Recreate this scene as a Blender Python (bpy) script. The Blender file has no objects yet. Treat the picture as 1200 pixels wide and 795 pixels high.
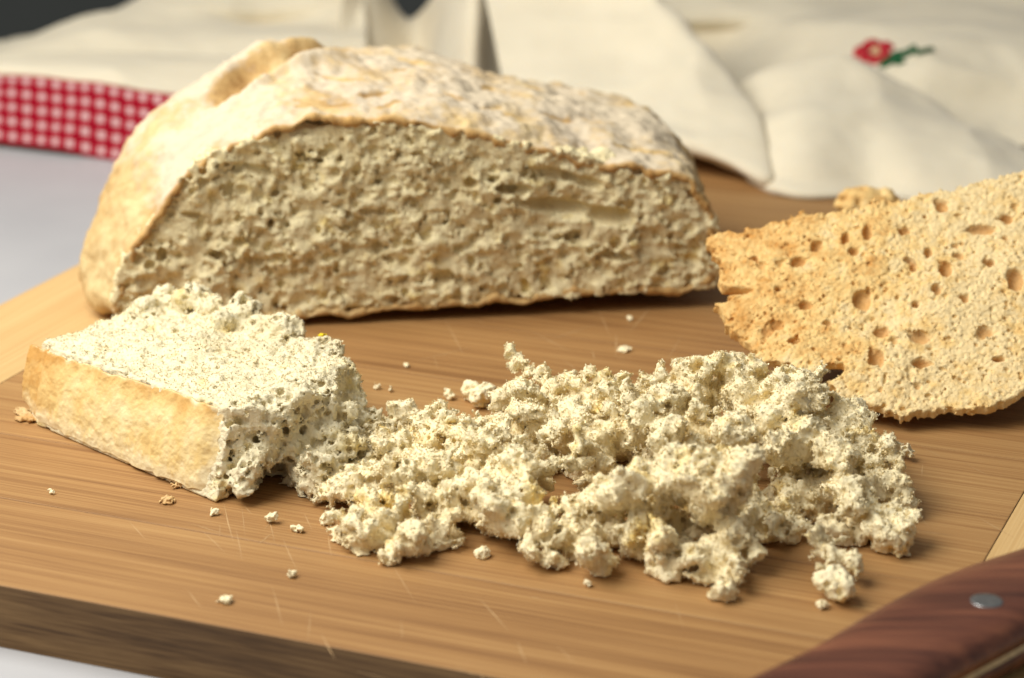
import bpy, math, random
import numpy as np
from mathutils import Vector, Matrix

random.seed(7)
RNG = np.random.default_rng(11)
R = math.radians
scene = bpy.context.scene

# ------------------------------------------------------------------ units
# Everything is laid out in centimetres: x to the right, y away from the lens,
# z up from the top of the cutting board; W() turns that into metres with the
# table top at z = 0.
BT = 1.85                        # board thickness
CH = 28.0                        # lens height above the board top
PITCH = R(18.9)
FPX = 2963.0                     # focal length in pixels of the 1200 px photograph
def W(p):
    p = np.asarray(p, dtype=np.float64)
    return (p + np.array([0.0, -80.0, BT])) * 0.01

# ------------------------------------------------------------------ camera
cam_data = bpy.data.cameras.new('camera')
cam = bpy.data.objects.new('camera', cam_data)
scene.collection.objects.link(cam)
cam.location = W((0, 0, CH))
cam.rotation_euler = (R(90) - PITCH, 0, 0)
cam_data.sensor_width = 36.0
cam_data.lens = FPX / 1200 * 36.0
cam_data.clip_start = 0.02
cam_data.clip_end = 50
cam_data.dof.use_dof = True
cam_data.dof.focus_distance = 0.745
cam_data.dof.aperture_fstop = 11.0
cam_data.dof.aperture_blades = 0
scene.camera = cam

# ------------------------------------------------------------------ light
world = bpy.data.worlds.new('World'); scene.world = world
world.use_nodes = True
bg = world.node_tree.nodes['Background']
bg.inputs[0].default_value = (1.0, 1.0, 1.0, 1)
bg.inputs[1].default_value = 0.19

def area(name, loc, target, size, power, color, sy=None):
    d = bpy.data.lights.new(name, 'AREA'); d.energy = power; d.color = color
    d.shape = 'RECTANGLE'; d.size = size; d.size_y = sy or size
    o = bpy.data.objects.new(name, d); scene.collection.objects.link(o)
    o.location = W(loc)
    o.rotation_euler = (Vector(W(target)) - Vector(W(loc))).to_track_quat('-Z', 'Y').to_euler()
    return o
area('window_light', (-36, 74, 60), (2, 72, 0), 0.50, 5.9, (1.0, 0.98, 0.945), 0.46)
area('fill_light', (-58, 34, 72), (0, 82, 0), 0.6, 4.2, (1.0, 0.97, 0.91))  # added fill lamp from the front left, brightens the loaf's cut face

vs = scene.view_settings
vs.view_transform = 'Standard'; vs.look = 'None'; vs.exposure = 0.14; vs.gamma = 1.0
vs.use_curve_mapping = False
scene.cycles.use_denoising = True
try: scene.cycles.denoiser = 'OPENIMAGEDENOISE'
except Exception: pass
scene.cycles.max_bounces = 10
scene.cycles.diffuse_bounces = 8
scene.cycles.sample_clamp_indirect = 4.0

# ------------------------------------------------------------------ projection helpers (layout only)
cp, sp = math.cos(PITCH), math.sin(PITCH)
def ray(px, py):
    a = (px - 600.0) / FPX; b = (py - 397.5) / FPX
    return np.array([a, cp - b * sp, -sp - b * cp])
def Pz(px, py, z=0.0):
    r = ray(px, py); t = (z - CH) / r[2]
    return np.array([0, 0, CH]) + r * t
def Py(px, py, Y):
    r = ray(px, py); return np.array([0, 0, CH]) + r * (Y / r[1])
def Ppl(px, py, o, n):
    r = ray(px, py); c = np.array([0, 0, CH])
    return c + r * (np.dot(np.asarray(o) - c, n) / np.dot(r, n))

# ------------------------------------------------------------------ noise
NT = 64
_tab = [RNG.random(NT ** 3).astype(np.float32) for _ in range(3)]
def vnoise(p, seed=0):
    """value noise in [-1,1], p (N,3)"""
    tab = _tab[seed % 3]
    p = p + np.float32(7.31 * seed + 100.0)
    i = np.floor(p); f = (p - i).astype(np.float32); i = i.astype(np.int32) & (NT - 1)
    f = f * f * (3 - 2 * f)
    j = (i + 1) & (NT - 1)
    x0, x1 = i[:, 0] * (NT * NT), j[:, 0] * (NT * NT)
    y0, y1 = i[:, 1] * NT, j[:, 1] * NT
    z0, z1 = i[:, 2], j[:, 2]
    fx, fy, fz = f[:, 0], f[:, 1], f[:, 2]
    def l(a, b, t): return a + (b - a) * t
    c00 = l(tab[x0 + y0 + z0], tab[x1 + y0 + z0], fx)
    c10 = l(tab[x0 + y1 + z0], tab[x1 + y1 + z0], fx)
    c01 = l(tab[x0 + y0 + z1], tab[x1 + y0 + z1], fx)
    c11 = l(tab[x0 + y1 + z1], tab[x1 + y1 + z1], fx)
    return l(l(c00, c10, fy), l(c01, c11, fy), fz) * 2 - 1
def fbm(p, freq, octaves=3, gain=0.5, seed=0):
    p = np.asarray(p, dtype=np.float32)
    out = np.zeros(len(p), np.float32); a = 1.0
    for k in range(octaves):
        out += a * vnoise(p * np.float32(freq * 2.03 ** k), seed + k); a *= gain
    return out
def ridged(p, freq, octaves=2, gain=0.5, seed=0):
    p = np.asarray(p, dtype=np.float32)
    out = np.zeros(len(p), np.float32); a = 1.0
    for k in range(octaves):
        out += a * (1 - np.abs(vnoise(p * np.float32(freq * 2.03 ** k), seed + k)) * 2.2); a *= gain
    return out
def sstep(a, b, x):
    t = np.clip((x - a) / (b - a), 0, 1); return t * t * (3 - 2 * t)

# ------------------------------------------------------------------ voxel fields
class Field:
    def __init__(s, lo, hi, h):
        s.h = h; s.o = np.array(lo, np.float32)
        s.n = np.ceil((np.array(hi) - np.array(lo)) / h).astype(int) + 1
        s.f = np.full(s.n, 1e3, np.float32)
        s.ax = [s.o[k] + np.arange(s.n[k], dtype=np.float32) * h for k in range(3)]
    def grid(s):
        return np.meshgrid(*s.ax, indexing='ij', sparse=True)
    def _sub(s, c, r):
        lo = np.maximum(np.floor((c - r - s.o) / s.h).astype(int), 0)
        hi = np.minimum(np.ceil((c + r - s.o) / s.h).astype(int) + 1, s.n)
        if (hi <= lo).any(): return None
        sl = tuple(slice(a, b) for a, b in zip(lo, hi))
        g = np.meshgrid(*[s.ax[k][sl[k]] - np.float32(c[k]) for k in range(3)], indexing='ij', sparse=True)
        return sl, g
    def _ell(s, g, rad, rot):
        if rot is None:
            q = (g[0] / rad[0]) ** 2 + (g[1] / rad[1]) ** 2 + (g[2] / rad[2]) ** 2
        else:
            q = 0
            for k in range(3):
                q = q + ((g[0] * rot[k, 0] + g[1] * rot[k, 1] + g[2] * rot[k, 2]) / rad[k]) ** 2
        return ((np.sqrt(q) - 1) * np.min(rad)).astype(np.float32)
    def add(s, c, rad, rot=None, k=0.15):
        c = np.asarray(c, np.float32); rad = np.asarray(rad, np.float32)
        sg = s._sub(c, float(rad.max()) + 3 * k + 2 * s.h)
        if sg is None: return
        sl, g = sg; d = s._ell(g, rad, rot); f = s.f[sl]
        hh = np.clip(0.5 + 0.5 * (f - d) / k, 0, 1)
        s.f[sl] = f * (1 - hh) + d * hh - k * hh * (1 - hh)
    def carve(s, c, rad, rot=None, k=0.03):
        c = np.asarray(c, np.float32); rad = np.asarray(rad, np.float32)
        sg = s._sub(c, float(rad.max()) + 2 * k + s.h)
        if sg is None: return
        sl, g = sg; d = -s._ell(g, rad, rot); f = s.f[sl]
        hh = np.clip(0.5 - 0.5 * (f - d) / k, 0, 1)
        s.f[sl] = f * (1 - hh) + d * hh + k * hh * (1 - hh)
    def band(s, lo, hi):
        idx = np.nonzero((s.f > lo) & (s.f < hi))
        p = np.stack([s.ax[k][idx[k]] for k in range(3)], 1)
        return idx, p
    def surface_points(s, count):
        idx, p = s.band(-s.h, s.h)
        if len(p) == 0: return p
        return p[RNG.integers(0, len(p), count)]
    def mesh(s, keep=0.02):
        f = s.f
        f = np.pad(f, 1, constant_values=1.0); o = s.o - s.h
        ins = f < 0
        nx, ny, nz = np.array(f.shape) - 1
        cnt = np.zeros((nx, ny, nz), np.int8)
        for a in (0, 1):
            for b in (0, 1):
                for c in (0, 1):
                    cnt += ins[a:nx + a, b:ny + b, c:nz + c]
        act = (cnt > 0) & (cnt < 8)
        cells = np.argwhere(act)
        vid = np.full((nx, ny, nz), -1, np.int32)
        vid[act] = np.arange(len(cells), dtype=np.int32)
        acc = np.zeros((len(cells), 3), np.float32); num = np.zeros(len(cells), np.float32)
        corner = {}
        for a in (0, 1):
            for b in (0, 1):
                for c in (0, 1):
                    corner[a, b, c] = f[cells[:, 0] + a, cells[:, 1] + b, cells[:, 2] + c]
        for (a, b, c) in list(corner):
            for ax in range(3):
                e = [a, b, c]
                if e[ax]: continue
                e[ax] = 1; e = tuple(e)
                v0, v1 = corner[a, b, c], corner[e]
                m = (v0 < 0) != (v1 < 0)
                t = np.where(m, v0 / np.where(m, v0 - v1, 1), 0)
                pos = np.empty((len(cells), 3), np.float32); pos[:] = (a, b, c)
                pos[:, ax] += t
                acc += pos * m[:, None]; num += m
        verts = (cells + acc / num[:, None]) * s.h + o
        quads = []
        I = ins
        for ax in range(3):
            sl0 = [slice(1, -1)] * 3; sl1 = [slice(1, -1)] * 3
            sl0[ax] = slice(0, -1); sl1[ax] = slice(1, None)
            A, B = I[tuple(sl0)], I[tuple(sl1)]
            e = np.argwhere(A != B)
            if len(e) == 0: continue
            flip = A[e[:, 0], e[:, 1], e[:, 2]]
            base = e.copy()
            u, w = (ax + 1) % 3, (ax + 2) % 3
            base[:, u] += 1; base[:, w] += 1
            def cell(du, dw):
                q = base.copy(); q[:, u] += du; q[:, w] += dw
                return vid[q[:, 0], q[:, 1], q[:, 2]]
            q = np.stack([cell(-1, -1), cell(0, -1), cell(0, 0), cell(-1, 0)], 1)
            q[~flip] = q[~flip][:, ::-1]
            quads.append(q)
        quads = np.concatenate(quads)
        # drop small loose islands
        lab = np.arange(len(verts))
        for _ in range(400):
            m = lab[quads].min(1)
            new = lab.copy()
            for k in range(4): np.minimum.at(new, quads[:, k], m)
            new = new[new]; new = new[new]
            if (new == lab).all(): break
            lab = new
        ids, inv, c = np.unique(lab, return_inverse=True, return_counts=True)
        good = (c >= keep * c.max())[inv]
        remap = np.cumsum(good) - 1
        qk = good[quads].all(1)
        return verts[good], remap[quads[qk]]

def foam(fd, depth=0.4, dens=180, rmin=0.06, rmax=0.17, pw=3.0, where=None, k=0.02, out=0.08):
    """carve open pores through the outer layer so that only thin walls stay"""
    idx, p = fd.band(-depth, out)
    if where is not None: p = p[where(p)]
    n = int(len(p) * fd.h ** 3 * dens)
    c = p[RNG.integers(0, len(p), n)] + RNG.uniform(-.5, .5, (n, 3)).astype(np.float32) * fd.h
    r = rmin + (rmax - rmin) * RNG.random(n) ** pw
    e = RNG.uniform(.8, 1.35, (n, 3))
    for i in range(n): fd.carve(c[i], r[i] * e[i], None, k)

def flakes(v, q, count, size, where=None, lift=0.02):
    """scatter tiny bent flakes of crumb over a mesh, so that it breaks up finer than the voxels"""
    pool = np.arange(len(v)) if where is None else np.nonzero(where(v))[0]
    c = v[pool[RNG.integers(0, len(pool), count)]] + RNG.normal(0, lift, (count, 3))
    sz = size * (0.45 + 1.1 * RNG.random(count) ** 2.2)[:, None]
    a = RNG.normal(size=(count, 3)); a /= np.linalg.norm(a, axis=1, keepdims=True)
    b_ = np.cross(a, RNG.normal(size=(count, 3))); b_ /= np.linalg.norm(b_, axis=1, keepdims=True); n_ = np.cross(a, b_)
    j = lambda: RNG.uniform(0.5, 1.2, (count, 1)) * sz
    p = [c - a * j(), c - b_ * j() * .7 + n_ * j() * .5, c + a * j(), c + b_ * j() * .7 + n_ * j() * .3]
    n0 = len(v); V = np.concatenate([v] + [np.stack(p, 1).reshape(-1, 3)])
    Q = n0 + np.arange(count * 4).reshape(-1, 4)
    return V, np.concatenate([q, Q])

def rand_rot():
    q = RNG.normal(size=4); q /= np.linalg.norm(q)
    w, x, y, z = q
    return np.array([[1 - 2 * (y * y + z * z), 2 * (x * y - z * w), 2 * (x * z + y * w)],
                     [2 * (x * y + z * w), 1 - 2 * (x * x + z * z), 2 * (y * z - x * w)],
                     [2 * (x * z - y * w), 2 * (y * z + x * w), 1 - 2 * (x * x + y * y)]], np.float32)

def poly_sdf(poly, X, Y):
    """signed distance to a closed polygon (negative inside); X, Y broadcastable arrays"""
    poly = np.asarray(poly, np.float32)
    d = None; inside = None
    n = len(poly)
    for i in range(n):
        a, b = poly[i], poly[(i + 1) % n]
        ex, ey = b - a
        wx, wy = X - a[0], Y - a[1]
        t = np.clip((wx * ex + wy * ey) / (ex * ex + ey * ey + 1e-9), 0, 1)
        dd = (wx - ex * t) ** 2 + (wy - ey * t) ** 2
        c = ((a[1] <= Y) & (b[1] > Y)) | ((b[1] <= Y) & (a[1] > Y))
        cr = c & (wx < ex * (wy / (ey if abs(ey) > 1e-9 else 1e-9)))
        d = dd if d is None else np.minimum(d, dd)
        inside = cr if inside is None else inside ^ cr
    d = np.sqrt(d)
    return np.where(inside, -d, d).astype(np.float32)

def smooth_closed(pts, n, it=2):
    """Chaikin-smoothed closed polyline resampled to n points by length"""
    p = np.asarray(pts, float)
    for _ in range(it):
        q = np.roll(p, -1, 0)
        p = np.stack([0.75 * p + 0.25 * q, 0.25 * p + 0.75 * q], 1).reshape(-1, p.shape[1])
    c = np.vstack([p, p[:1]])
    s = np.r_[0, np.cumsum(np.linalg.norm(np.diff(c, axis=0), axis=1))]
    t = np.linspace(0, s[-1], n, endpoint=False)
    return np.stack([np.interp(t, s, c[:, k]) for k in range(p.shape[1])], 1)

# ------------------------------------------------------------------ object helpers
def link(o): scene.collection.objects.link(o); return o
def tag(o, label, cat, group=None, kind=None):
    o['label'] = label; o['category'] = cat
    if group: o['group'] = group
    if kind: o['kind'] = kind
    return o
def thing(name, base, label, cat, group=None):
    o = bpy.data.objects.new(name, None); o.empty_display_size = 0.02
    o.location = W(base); link(o); o['base'] = [float(v) for v in base]
    return tag(o, label, cat, group)
def mesh_obj(name, verts, faces, mats, parent=None, base=None, smooth=True, attrs=None, midx=None):
    """verts in layout centimetres, world placed; the object's origin sits at base (or at its parent's base)"""
    verts = np.asarray(verts, float)
    pb = np.array(parent['base']) if parent is not None else None
    if base is None: base = pb if pb is not None else (verts.min(0) + verts.max(0)) / 2 * [1, 1, 0] + [0, 0, verts[:, 2].min()]
    base = np.asarray(base, float)
    loc = (verts - base) * 0.01
    me = bpy.data.meshes.new(name)
    me.vertices.add(len(loc)); me.vertices.foreach_set('co', loc.astype(np.float32).ravel())
    if isinstance(faces, np.ndarray):
        k = faces.shape[1]; flat = faces.ravel().astype(np.int32); sizes = np.full(len(faces), k, np.int32)
    else:
        flat = np.array([i for f in faces for i in f], np.int32); sizes = np.array([len(f) for f in faces], np.int32)
    me.loops.add(len(flat)); me.loops.foreach_set('vertex_index', flat)
    me.polygons.add(len(sizes))
    me.polygons.foreach_set('loop_start', np.r_[0, np.cumsum(sizes)[:-1]].astype(np.int32))
    me.polygons.foreach_set('loop_total', sizes)
    for m in (mats if isinstance(mats, (list, tuple)) else [mats]): me.materials.append(m)
    if midx is not None: me.polygons.foreach_set('material_index', np.asarray(midx, np.int32))
    me.update(calc_edges=True)
    me.polygons.foreach_set('use_smooth', np.full(len(sizes), smooth))
    for an, av in (attrs or {}).items():
        at = me.attributes.new(an, 'FLOAT', 'POINT'); at.data.foreach_set('value', np.asarray(av, np.float32))
    me.validate()
    o = bpy.data.objects.new(name, me); link(o)
    if parent is not None:
        o.parent = parent; o.location = (base - pb) * 0.01
    else:
        o.location = W(base)
    o['base'] = [float(v) for v in base]
    return o
def box_mesh(o, ex, ey, ez, bev=0.0):
    """corner o plus three edge vectors, chamfered by bev; returns verts, faces"""
    o, ex, ey, ez = [np.asarray(v, float) for v in (o, ex, ey, ez)]
    lx, ly, lz = [np.linalg.norm(v) for v in (ex, ey, ez)]
    ux, uy, uz = ex / lx, ey / ly, ez / lz
    import bmesh
    bm = bmesh.new(); bmesh.ops.create_cube(bm, size=1.0)
    for v in bm.verts: v.co = Vector(((v.co.x + .5) * lx, (v.co.y + .5) * ly, (v.co.z + .5) * lz))
    if bev: bmesh.ops.bevel(bm, geom=bm.edges[:], offset=bev, segments=2, affect='EDGES', profile=0.5)
    V = np.array([v.co[:] for v in bm.verts]); F = [[v.index for v in f.verts] for f in bm.faces]
    bm.free()
    return o + V[:, :1] * ux + V[:, 1:2] * uy + V[:, 2:3] * uz, F
def grid_faces(nu, nv, close_u=False):
    i, j = np.meshgrid(np.arange(nu if close_u else nu - 1), np.arange(nv - 1), indexing='ij')
    i2 = (i + 1) % nu
    return np.stack([i * nv + j, i2 * nv + j, i2 * nv + j + 1, i * nv + j + 1], -1).reshape(-1, 4)

# ------------------------------------------------------------------ materials
class NT_:
    def __init__(s, name, rough=0.8, spec=0.3):
        s.m = bpy.data.materials.new(name); s.m.use_nodes = True
        s.t = s.m.node_tree; s.p = s.t.nodes['Principled BSDF']
        s.p.inputs['Roughness'].default_value = rough
        s.p.inputs['Specular IOR Level'].default_value = spec
        s.co = s.t.nodes.new('ShaderNodeTexCoord').outputs['Object']
    def n(s, typ, **kw):
        d = s.t.nodes.new(typ)
        for k, v in kw.items(): setattr(d, k, v)
        return d
    def l(s, a, b): s.t.links.new(a, b)
    def mapping(s, scale=(1, 1, 1), rot=(0, 0, 0), src=None):
        m = s.n('ShaderNodeMapping'); m.inputs['Scale'].default_value = scale; m.inputs['Rotation'].default_value = rot
        s.l(src or s.co, m.inputs['Vector']); return m.outputs[0]
    def noise(s, scale, detail=3, rough=0.55, src=None, dist=0.0):
        d = s.n('ShaderNodeTexNoise'); d.inputs['Scale'].default_value = scale
        d.inputs['Detail'].default_value = detail; d.inputs['Roughness'].default_value = rough
        d.inputs['Distortion'].default_value = dist
        s.l(src or s.co, d.inputs['Vector']); return d.outputs['Fac']
    def ramp(s, fac, stops, interp='LINEAR'):
        d = s.n('ShaderNodeValToRGB'); cr = d.color_ramp; cr.interpolation = interp
        while len(cr.elements) < len(stops): cr.elements.new(0.5)
        for e, (p, c) in zip(cr.elements, stops):
            e.position = p; e.color = (c[0], c[1], c[2], 1) if not isinstance(c, (int, float)) else (c, c, c, 1)
        s.l(fac, d.inputs[0]); return d.outputs[0]
    def mix(s, fac, a, b, mode='MIX'):
        d = s.n('ShaderNodeMix', data_type='RGBA', blend_type=mode)
        for sock, v in ((d.inputs[0], fac), (d.inputs[6], a), (d.inputs[7], b)):
            if hasattr(v, 'is_linked'): s.l(v, sock)
            else: sock.default_value = v if isinstance(v, (int, float)) else (*v, 1)
        return d.outputs[2]
    def math(s, op, a, b=0.0, clamp=False):
        d = s.n('ShaderNodeMath', operation=op, use_clamp=clamp)
        for sock, v in ((d.inputs[0], a), (d.inputs[1], b)):
            if hasattr(v, 'is_linked'): s.l(v, sock)
            else: sock.default_value = v
        return d.outputs[0]
    def attr(s, name):
        d = s.n('ShaderNodeAttribute'); d.attribute_name = name; return d.outputs['Fac']
    def bump(s, h, strength=0.5, dist=0.001):
        d = s.n('ShaderNodeBump'); d.inputs['Strength'].default_value = strength; d.inputs['Distance'].default_value = dist
        s.l(h, d.inputs['Height']); s.l(d.outputs[0], s.p.inputs['Normal'])
    def color(s, c):
        if hasattr(c, 'is_linked'): s.l(c, s.p.inputs['Base Color'])
        else: s.p.inputs['Base Color'].default_value = (*c, 1)
    def crumb_relief(s):
        vo = s.n('ShaderNodeTexVoronoi'); vo.inputs['Scale'].default_value = 850; s.l(s.co, vo.inputs['Vector'])
        h = s.math('ADD', s.math('MULTIPLY', vo.outputs['Distance'], -0.9), s.math('MULTIPLY', s.noise(2600, 3, 0.65), 0.9))
        s.bump(s.math('ADD', h, s.math('MULTIPLY', s.noise(420, 3, 0.6), 0.9)), 0.5, 0.0007)
    def sss(s, w, r):
        s.p.inputs['Subsurface Weight'].default_value = w
        s.p.inputs['Subsurface Radius'].default_value = r
        s.p.inputs['Subsurface Scale'].default_value = 1.0

def crumb_mat(name, pale, mid, warm, patch=9.0):
    b = NT_(name, 0.85, 0.18)
    n1 = b.noise(patch * 10, 4, 0.6)                       # patches of about a centimetre
    n2 = b.noise(900, 3, 0.6)
    c = b.ramp(n1, [(0.30, mid), (0.48, pale), (0.58, pale), (0.70, warm)])
    c = b.mix(b.ramp(n2, [(0.35, 0.0), (0.7, 0.35)]), c, mid)
    b.color(c)
    b.crumb_relief()
    return b.m
M = {}
M['crumb_loaf'] = crumb_mat('loaf_crumb', (0.83, 0.725, 0.44), (0.75, 0.62, 0.335), (0.80, 0.63, 0.25))
M['crumb_pile'] = crumb_mat('torn_crumb', (0.91, 0.80, 0.52), (0.87, 0.73, 0.42), (0.89, 0.68, 0.24), 6.5)
M['crumb_slice'] = crumb_mat('slice_crumb', (0.80, 0.715, 0.48), (0.76, 0.645, 0.39), (0.79, 0.635, 0.28), 7.0)
def toast_mat():
    b = NT_('toasted_crumb', 0.8, 0.2)
    n1 = b.noise(55, 4, 0.6); n2 = b.noise(700, 3, 0.6)
    pale = (0.86, 0.67, 0.35); gold = (0.82, 0.56, 0.22); brown = (0.62, 0.31, 0.08)
    t = b.math('ADD', b.attr('toast'), b.math('MULTIPLY', b.math('SUBTRACT', n1, 0.5), 1.5))
    t = b.math('ADD', t, b.math('MULTIPLY', b.math('SUBTRACT', b.noise(230, 3, 0.6), 0.5), 1.3))
    c = b.ramp(t, [(0.15, pale), (0.5, gold), (0.95, brown)])
    c = b.mix(b.ramp(n2, [(0.4, 0.0), (0.75, 0.45)]), c, gold)
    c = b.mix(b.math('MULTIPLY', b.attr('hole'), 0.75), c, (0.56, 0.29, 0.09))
    b.color(c); b.crumb_relief()
    return b.m
M['toast'] = toast_mat()
def loaf_crust_mat():
    b = NT_('floured_crust', 0.75, 0.25)
    big = b.noise(28, 5, 0.6); fine = b.noise(260, 4, 0.65); speck = b.noise(700, 3, 0.6)
    bake = b.math('ADD', big, b.math('MULTIPLY', b.math('SUBTRACT', fine, 0.5), 0.5))
    crust = b.ramp(bake, [(0.30, (0.68, 0.52, 0.26)), (0.52, (0.56, 0.37, 0.15)), (0.74, (0.33, 0.18, 0.06))])
    flour = (0.66, 0.57, 0.42)
    fl = b.math('ADD', b.math('MULTIPLY', b.attr('flour'), 1.0), b.math('MULTIPLY', b.math('SUBTRACT', fine, 0.5), 1.1))
    fl = b.math('ADD', fl, b.math('MULTIPLY', b.math('SUBTRACT', b.noise(30, 4, 0.6), 0.5), 2.0))
    c = b.mix(b.ramp(fl, [(0.30, 0.0), (0.75, 0.82)]), crust, flour)
    c = b.mix(b.ramp(speck, [(0.70, 0.0), (0.80, 0.5)]), c, (0.40, 0.23, 0.09))
    c = b.mix(b.attr('rim'), c, b.ramp(fine, [(0.3, (0.40, 0.19, 0.05)), (0.7, (0.66, 0.40, 0.13))]))
    b.color(c)
    b.bump(b.math('ADD', b.math('MULTIPLY', fine, 0.6), b.noise(1500, 3, 0.6)), 0.4, 0.0007)
    return b.m
M['loaf_crust'] = loaf_crust_mat()
def slice_crust_mat():
    b = NT_('golden_crust', 0.55, 0.35)
    st = b.noise(1.0, 4, 0.6, src=b.mapping((160, 160, 25)))
    n = b.noise(90, 4, 0.6)
    t = b.math('ADD', b.math('MULTIPLY', st, 0.28), b.math('MULTIPLY', n, 0.72))
    t = b.math('ADD', t, b.math('MULTIPLY', b.attr('edge'), 0.28))
    c = b.ramp(t, [(0.34, (0.82, 0.67, 0.36)), (0.56, (0.74, 0.53, 0.21)), (0.80, (0.58, 0.31, 0.08))])
    c = b.mix(b.ramp(b.math('ADD', b.attr('pale'), b.math('MULTIPLY', b.math('SUBTRACT', b.noise(160, 4, 0.65), 0.5), 1.6)), [(0.35, 0.0), (0.85, 0.85)]), c, (0.88, 0.76, 0.47))
    b.color(c); b.bump(b.math('ADD', b.math('MULTIPLY', st, 0.4), b.math('MULTIPLY', b.noise(500, 4, 0.65), 0.9)), 0.45, 0.0008)
    return b.m
M['slice_crust'] = slice_crust_mat()
def heel_crust_mat():
    b = NT_('brown_crust', 0.6, 0.35)
    n = b.noise(70, 5, 0.6)
    b.color(b.ramp(n, [(0.3, (0.70, 0.50, 0.24)), (0.7, (0.47, 0.25, 0.07))]))
    b.bump(b.noise(600, 4, 0.6), 0.5, 0.001)
    return b.m
M['heel_crust'] = heel_crust_mat()

BAZ = R(22.4)                                     # the board is turned 22 degrees
E1 = np.array([math.cos(BAZ), -math.sin(BAZ), 0]); E2 = np.array([math.sin(BAZ), math.cos(BAZ), 0]); EZ = np.array([0, 0, 1.0])
def wood_mat(name, light, mid, dark, turn, rough=0.52, along=(4, 300, 300), spec=0.35):
    """grain runs along local x after turning by `turn`"""
    b = NT_(name, rough, spec)
    info = b.n('ShaderNodeObjectInfo')
    off = b.n('ShaderNodeVectorMath', operation='MULTIPLY_ADD')
    b.l(info.outputs['Random'], off.inputs[0]); off.inputs[1].default_value = (3.1, 1.7, 2.3)
    b.l(b.co, off.inputs[2])
    v = b.mapping((1, 1, 1), (0, 0, turn), src=off.outputs[0])
    g1 = b.noise(1.0, 4, 0.6, src=b.mapping(along, src=v), dist=0.25)
    g2 = b.noise(1.0, 3, 0.6, src=b.mapping((along[0] * 3, along[1] * 4.5, along[2] * 4.5), src=v))
    g3 = b.noise(1.0, 3, 0.5, src=b.mapping((6, 22, 22), src=v))
    t = b.math('ADD', b.math('MULTIPLY', g1, 0.36), b.math('MULTIPLY', g2, 0.44))
    t = b.math('ADD', t, b.math('MULTIPLY', g3, 0.28))
    t = b.math('ADD', t, b.math('MULTIPLY', b.math('SUBTRACT', info.outputs['Random'], 0.5), 0.045))
    c = b.ramp(t, [(0.40, dark), (0.53, mid), (0.68, light)])
    b.color(c)
    b.l(b.ramp(g2, [(0.3, rough + 0.1), (0.7, rough - 0.08)]), b.p.inputs['Roughness'])
    b.bump(b.math('ADD', g2, g1), 0.18, 0.0006)
    return b.m
M['board'] = wood_mat('board_wood', (0.43, 0.245, 0.090), (0.325, 0.167, 0.056), (0.195, 0.088, 0.027), BAZ)
M['strip'] = wood_mat('pale_strip_wood', (0.66, 0.45, 0.20), (0.58, 0.37, 0.15), (0.46, 0.27, 0.10), BAZ - R(90))
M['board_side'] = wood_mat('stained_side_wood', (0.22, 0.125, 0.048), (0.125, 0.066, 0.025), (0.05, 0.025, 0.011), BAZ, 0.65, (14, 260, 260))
M['scratch'] = None
b = NT_('scratched_wood', 0.6, 0.3); b.color((0.50, 0.32, 0.15)); M['scratch'] = b.m
b = NT_('white_table', 0.35, 0.4)
b.color(b.ramp(b.noise(9, 3), [(0.3, (0.42, 0.418, 0.42)), (0.7, (0.49, 0.485, 0.48))])); M['table'] = b.m
b = NT_('dark_backdrop', 0.9, 0.1)
b.color(b.ramp(b.noise(4, 3), [(0.3, (0.07, 0.075, 0.07)), (0.7, (0.09, 0.095, 0.09))])); M['dark'] = b.m
def cloth_mat(name, col, col2):
    b = NT_(name, 0.9, 0.15)
    b.color(b.ramp(b.noise(40, 4), [(0.3, col2), (0.7, col)]))
    w = b.n('ShaderNodeTexWave'); w.inputs['Scale'].default_value = 260; w.inputs['Distortion'].default_value = 1.0
    b.l(b.co, w.inputs['Vector'])
    b.bump(b.math('ADD', w.outputs['Fac'], b.noise(1200, 2)), 0.25, 0.0004)
    b.p.inputs['Sheen Weight'].default_value = 0.15
    b.sss(0.12, (0.004, 0.003, 0.002))
    return b.m
M['cloth'] = cloth_mat('cream_linen', (0.76, 0.675, 0.50), (0.72, 0.635, 0.465))
def gingham_mat():
    b = NT_('red_gingham', 0.9, 0.1)
    def sq(name):
        a = b.math('MULTIPLY', b.attr(name), 1.0 / 0.78)
        return b.math('GREATER_THAN', b.math('FRACT', a), 0.55)
    s = b.math('MULTIPLY', b.math('ADD', sq('gu'), sq('gv')), 0.5)
    b.color(b.ramp(s, [(0.0, (0.25, 0.003, 0.011)), (0.5, (0.33, 0.010, 0.026)), (1.0, (0.60, 0.42, 0.40))]))
    b.bump(b.noise(1500, 2), 0.3, 0.0004)
    return b.m
M['gingham'] = gingham_mat()
def flat(name, c, rough=0.8):
    b = NT_(name, rough, 0.2); b.color(b.ramp(b.noise(500, 2), [(0.3, tuple(v * 0.75 for v in c)), (0.7, c)])); return b.m
M['thread_red'] = flat('red_thread', (0.48, 0.025, 0.035))
M['thread_green'] = flat('green_thread', (0.02, 0.12, 0.045))
M['thread_pale'] = flat('pale_thread', (0.66, 0.45, 0.25))
M['yellow'] = flat('yellow_grain', (0.85, 0.62, 0.02))
def rosewood():
    b = NT_('rosewood', 0.40, 0.4)
    v = b.mapping((8, 150, 150), (0, 0, -R(47)))
    g = b.noise(1.0, 5, 0.6, src=v, dist=0.3)
    g2 = b.noise(1.0, 3, 0.6, src=b.mapping((30, 700, 700), (0, 0, -R(47))))
    t = b.math('ADD', b.math('MULTIPLY', g, 0.75), b.math('MULTIPLY', g2, 0.25))
    b.color(b.ramp(t, [(0.32, (0.050, 0.016, 0.010)), (0.50, (0.135, 0.045, 0.024)), (0.68, (0.26, 0.095, 0.045))]))
    b.bump(g2, 0.15, 0.0005)
    return b.m
M['rosewood'] = rosewood()
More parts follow.
